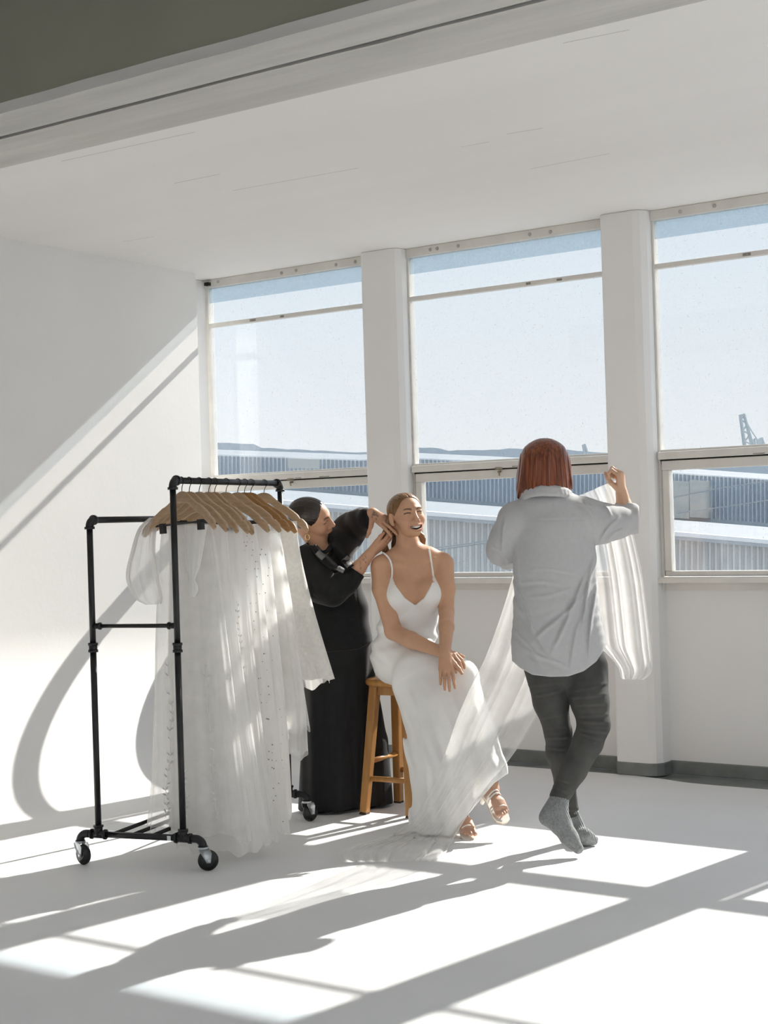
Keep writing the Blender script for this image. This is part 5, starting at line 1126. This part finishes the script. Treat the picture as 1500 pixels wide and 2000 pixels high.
# ------------------------------------------------------------------ outside: sheds, hills, cranes
tag(MB().box(-260, 200, 8.0, 420, -6.2, -6.0).build('ground', mat('yard_ground', (0.42, 0.42, 0.42), 0.9, 0.1, var=0.2, vscale=0.2)), 'yard far below the windows', kind='structure')
M_RIB = mat('grey_green_cladding', (0.62, 0.64, 0.64), 0.6, 0.3, var=0.12, vscale=2.0, stretch=(1, 1, 0.1))
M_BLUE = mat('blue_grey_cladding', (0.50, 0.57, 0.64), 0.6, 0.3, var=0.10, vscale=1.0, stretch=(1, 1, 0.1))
M_ROOF = mat('pale_roof_sheet', (0.22, 0.245, 0.27), 0.8, 0.4, var=0.1, vscale=0.5)
M_DKFASCIA = mat('dark_fascia', (0.34, 0.41, 0.46), 0.7, 0.2, var=0.1)
M_GUT = mat('white_gutter', (0.85, 0.86, 0.87), 0.4, 0.4, var=0.05)
M_CREAM = mat('cream_panel', (0.62, 0.62, 0.57), 0.7, 0.2, var=0.15, vscale=1.0)
M_HILL = mat('hazy_hill', (0.50, 0.55, 0.58), 0.95, 0.0, var=0.15, vscale=0.02)  # distance haze put into the hill colour
M_HAZED = mat('hazy_lattice', (0.50, 0.56, 0.58), 0.9, 0.0, var=0.1)  # crane lattice, pale from haze put into its colour
def ribbed(xs, top, bot, depth, pitch, mb=None):
    """clad wall between two picture lines at one distance, with trapezoid ribs"""
    mb = mb or MB(); v = []; x = xs[0]; rel = 0.05*depth/30
    P_ = []
    while x < xs[1]:
        for dx, dd in ((0, 0), (0.38, 0), (0.5, -rel), (0.88, -rel)): P_.append((x+dx*pitch, dd))
        x += pitch
    for px, dd in P_: v += [at(px, np.interp(px, *top), depth+dd), at(px, np.interp(px, *bot), depth+dd)]
    n = len(P_); return mb.add(v, [(2*i, 2*i+2, 2*i+3, 2*i+1) for i in range(n-1)])
def strip(xs, lo, hi, dlo, dhi, n=12, mb=None):
    mb = mb or MB(); X = np.linspace(*xs, n); v = []
    for px in X: v += [at(px, np.interp(px, *lo), dlo), at(px, np.interp(px, *hi), dhi)]
    return mb.add(v, [(2*i, 2*i+2, 2*i+3, 2*i+1) for i in range(n-1)])
gx = [-400, 590, 830, 970, 1313, 1500, 1700, 2700]; gy = [906, 984, 1003, 1013, 1042, 1058, 1076, 1162]
ex = [-400, 590, 826, 977, 1313, 1430, 1500, 1700, 2700]; ey = [884, 956, 977, 987, 1012, 1021, 1027, 1042, 1118]
sh = empty('warehouse', at(950, 1300, 30)); tag(sh, 'low shed with grey ribbed cladding and a white gutter outside the lower panes', 'building'); II = Matrix.Translation(-sh.location)
add = lambda o, r, I_: under(o, r, I_)
bx_line = (gx, [q+9 for q in gy]); low = (gx, [1420]*8)
add(ribbed((-400, 2700), bx_line, low, 30, 11.7).build('wall', M_RIB), sh, II)
gm = MB(); strip((-400, 2700), (gx, [q+4 for q in gy]), (gx, [q-4 for q in gy]), 29.6, 29.6, mb=gm); strip((-400, 2700), (gx, [q-4 for q in gy]), (gx, [q-5 for q in gy]), 29.6, 29.9, mb=gm)
strip((-400, 2700), (gx, [q+4 for q in gy]), (gx, [q+5 for q in gy]), 29.6, 30.0, mb=gm); add(gm.build('gutter', M_GUT), sh, II)
add(strip((-400, 2700), (gx, [q+11 for q in gy]), (gx, [q+3 for q in gy]), 29.85, 29.85).build('gutter_shade', mat('painted_gutter_shade', (0.52, 0.58, 0.64), var=0.05)), sh, II)  # strip coloured as the shade below the gutter
add(strip((-400, 2700), (gx, [q-4 for q in gy]), (ex, [q+2 for q in ey]), 29.9, 44.0).build('roof', M_ROOF), sh, II)
w2 = empty('warehouse', at(950, 1300, 45)); tag(w2, 'long blue-grey ribbed warehouse standing behind the low shed', 'building'); I2 = Matrix.Translation(-w2.location)
tx = [-400, 350, 420, 600, 712, 800, 1000, 1190, 1300, 1500, 1700, 2700]; ty = [846, 874, 878, 884, 888, 884, 893, 906, 912, 926, 940, 1010]
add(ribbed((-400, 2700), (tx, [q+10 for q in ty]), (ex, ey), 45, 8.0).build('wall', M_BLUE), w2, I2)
add(strip((-400, 2700), (ex, [q+3 for q in ey]), (ex, [q-5 for q in ey]), 44.6, 44.6).build('eave_flashing', M_DKFASCIA), w2, I2)  # dark line along the eave of the upper wall
add(strip((-400, 2700), (tx, [q+11 for q in ty]), (tx, ty), 44.9, 58, n=60).build('roof', M_ROOF), w2, I2)
add(strip((-400, 2700), (tx, [q+12.5 for q in ty]), (tx, [q+10 for q in ty]), 44.8, 44.8, n=60).build('gutter', M_GUT), w2, I2)
def panel(x0, x1, y0, y1, d, slope=0.0): return MB().add([at(x, y+slope*(x-x0), d+q) for q in (0, 0.3) for x, y in ((x0, y0), (x1, y0), (x1, y1), (x0, y1))], [(0, 1, 2, 3), (7, 6, 5, 4), (0, 4, 5, 1), (1, 5, 6, 2), (2, 6, 7, 3), (3, 7, 4, 0)])
for x0, x1 in ((1290, 1346), (1347, 1391)): add(panel(x0, x1, 937, 1010, 44.3, 0.06).build('door_panel', M_CREAM), w2, I2)
add(panel(562, 624, 896, 914, 44.3, 0.02).build('door_panel', M_CREAM), w2, I2)
add(panel(1388, 1391.5, 938, 1014, 44.2).build('downpipe', M_DKFASCIA), w2, I2)
# service cables between the buildings
for k, pts in enumerate(([(790, 1083), (900, 1068), (1010, 1052)], [(790, 1076), (900, 1064), (1010, 1046)], [(1300, 1005), (1400, 992), (1500, 977)], [(1300, 975), (1400, 955), (1500, 940)])):
    add(MB().tube(spline([at(x, y, 27.5) for x, y in pts], 16), 0.012, 5).build('cable', mat('cable_grey', (0.30, 0.34, 0.36), 0.7, var=0.1)), sh, II)
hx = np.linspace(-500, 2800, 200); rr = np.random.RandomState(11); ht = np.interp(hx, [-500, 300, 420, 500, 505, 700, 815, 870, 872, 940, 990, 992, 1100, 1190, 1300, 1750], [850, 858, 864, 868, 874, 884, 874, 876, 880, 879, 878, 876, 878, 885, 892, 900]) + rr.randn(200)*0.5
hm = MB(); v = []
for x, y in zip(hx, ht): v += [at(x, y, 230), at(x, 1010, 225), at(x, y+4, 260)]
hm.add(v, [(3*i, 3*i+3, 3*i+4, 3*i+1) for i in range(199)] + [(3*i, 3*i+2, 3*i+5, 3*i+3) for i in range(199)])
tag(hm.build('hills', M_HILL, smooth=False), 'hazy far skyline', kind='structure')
def lattice(base, tip, d, w0, w1, mb, n=8):
    a, b_ = at(*base, d), at(*tip, d); T = (b_-a)/np.linalg.norm(b_-a); s_ = np.cross(T, FW); s_ /= np.linalg.norm(s_)
    for q in (-1, 1):
        for e in (-1, 1): mb.tube([a+s_*q*w0+FW*e*w0, b_+s_*q*w1+FW*e*w1], 0.16, 4)
    for i in range(n):
        t0, t1 = i/n, (i+1)/n; p = a+(b_-a)*t0; q_ = a+(b_-a)*t1; wa, wb2 = w0+(w1-w0)*t0, w0+(w1-w0)*t1; sg = 1 if i % 2 else -1
        mb.tube([p+s_*sg*wa-FW*wa, q_-s_*sg*wb2-FW*wb2], 0.11, 4)
    return mb
for k, (base, tip, pts) in enumerate((((1466, 892), (1449, 809), [(1449, 809), (1470, 845), (1484, 866)]), ((1146, 892), (1140, 868), [(1140, 868), (1145, 880), (1149, 892)]))):
    cr = empty('crane', at(*base, 215)); cI = Matrix.Translation(-cr.location)
    tag(cr, ['distant harbour crane with a leaning jib at the right edge', 'tiny distant crane beside the right end of the middle window'][k], 'crane')
    add(lattice(base, tip, 215, 0.62 if k == 0 else 0.22, 0.25 if k == 0 else 0.12, MB()).build('jib', M_HAZED), cr, cI)
    add(MB().tube([at(*p, 215) for p in pts], 0.10, 4).build('cable', M_HAZED), cr, cI)
    if k == 0: add(lattice((1485, 892), (1479, 856), 216, 0.9, 0.5, MB(), 5).build('mast', M_HAZED), cr, cI); add(panel(1477, 1489, 858, 868, 214.5).build('cab', M_HAZED), cr, cI)
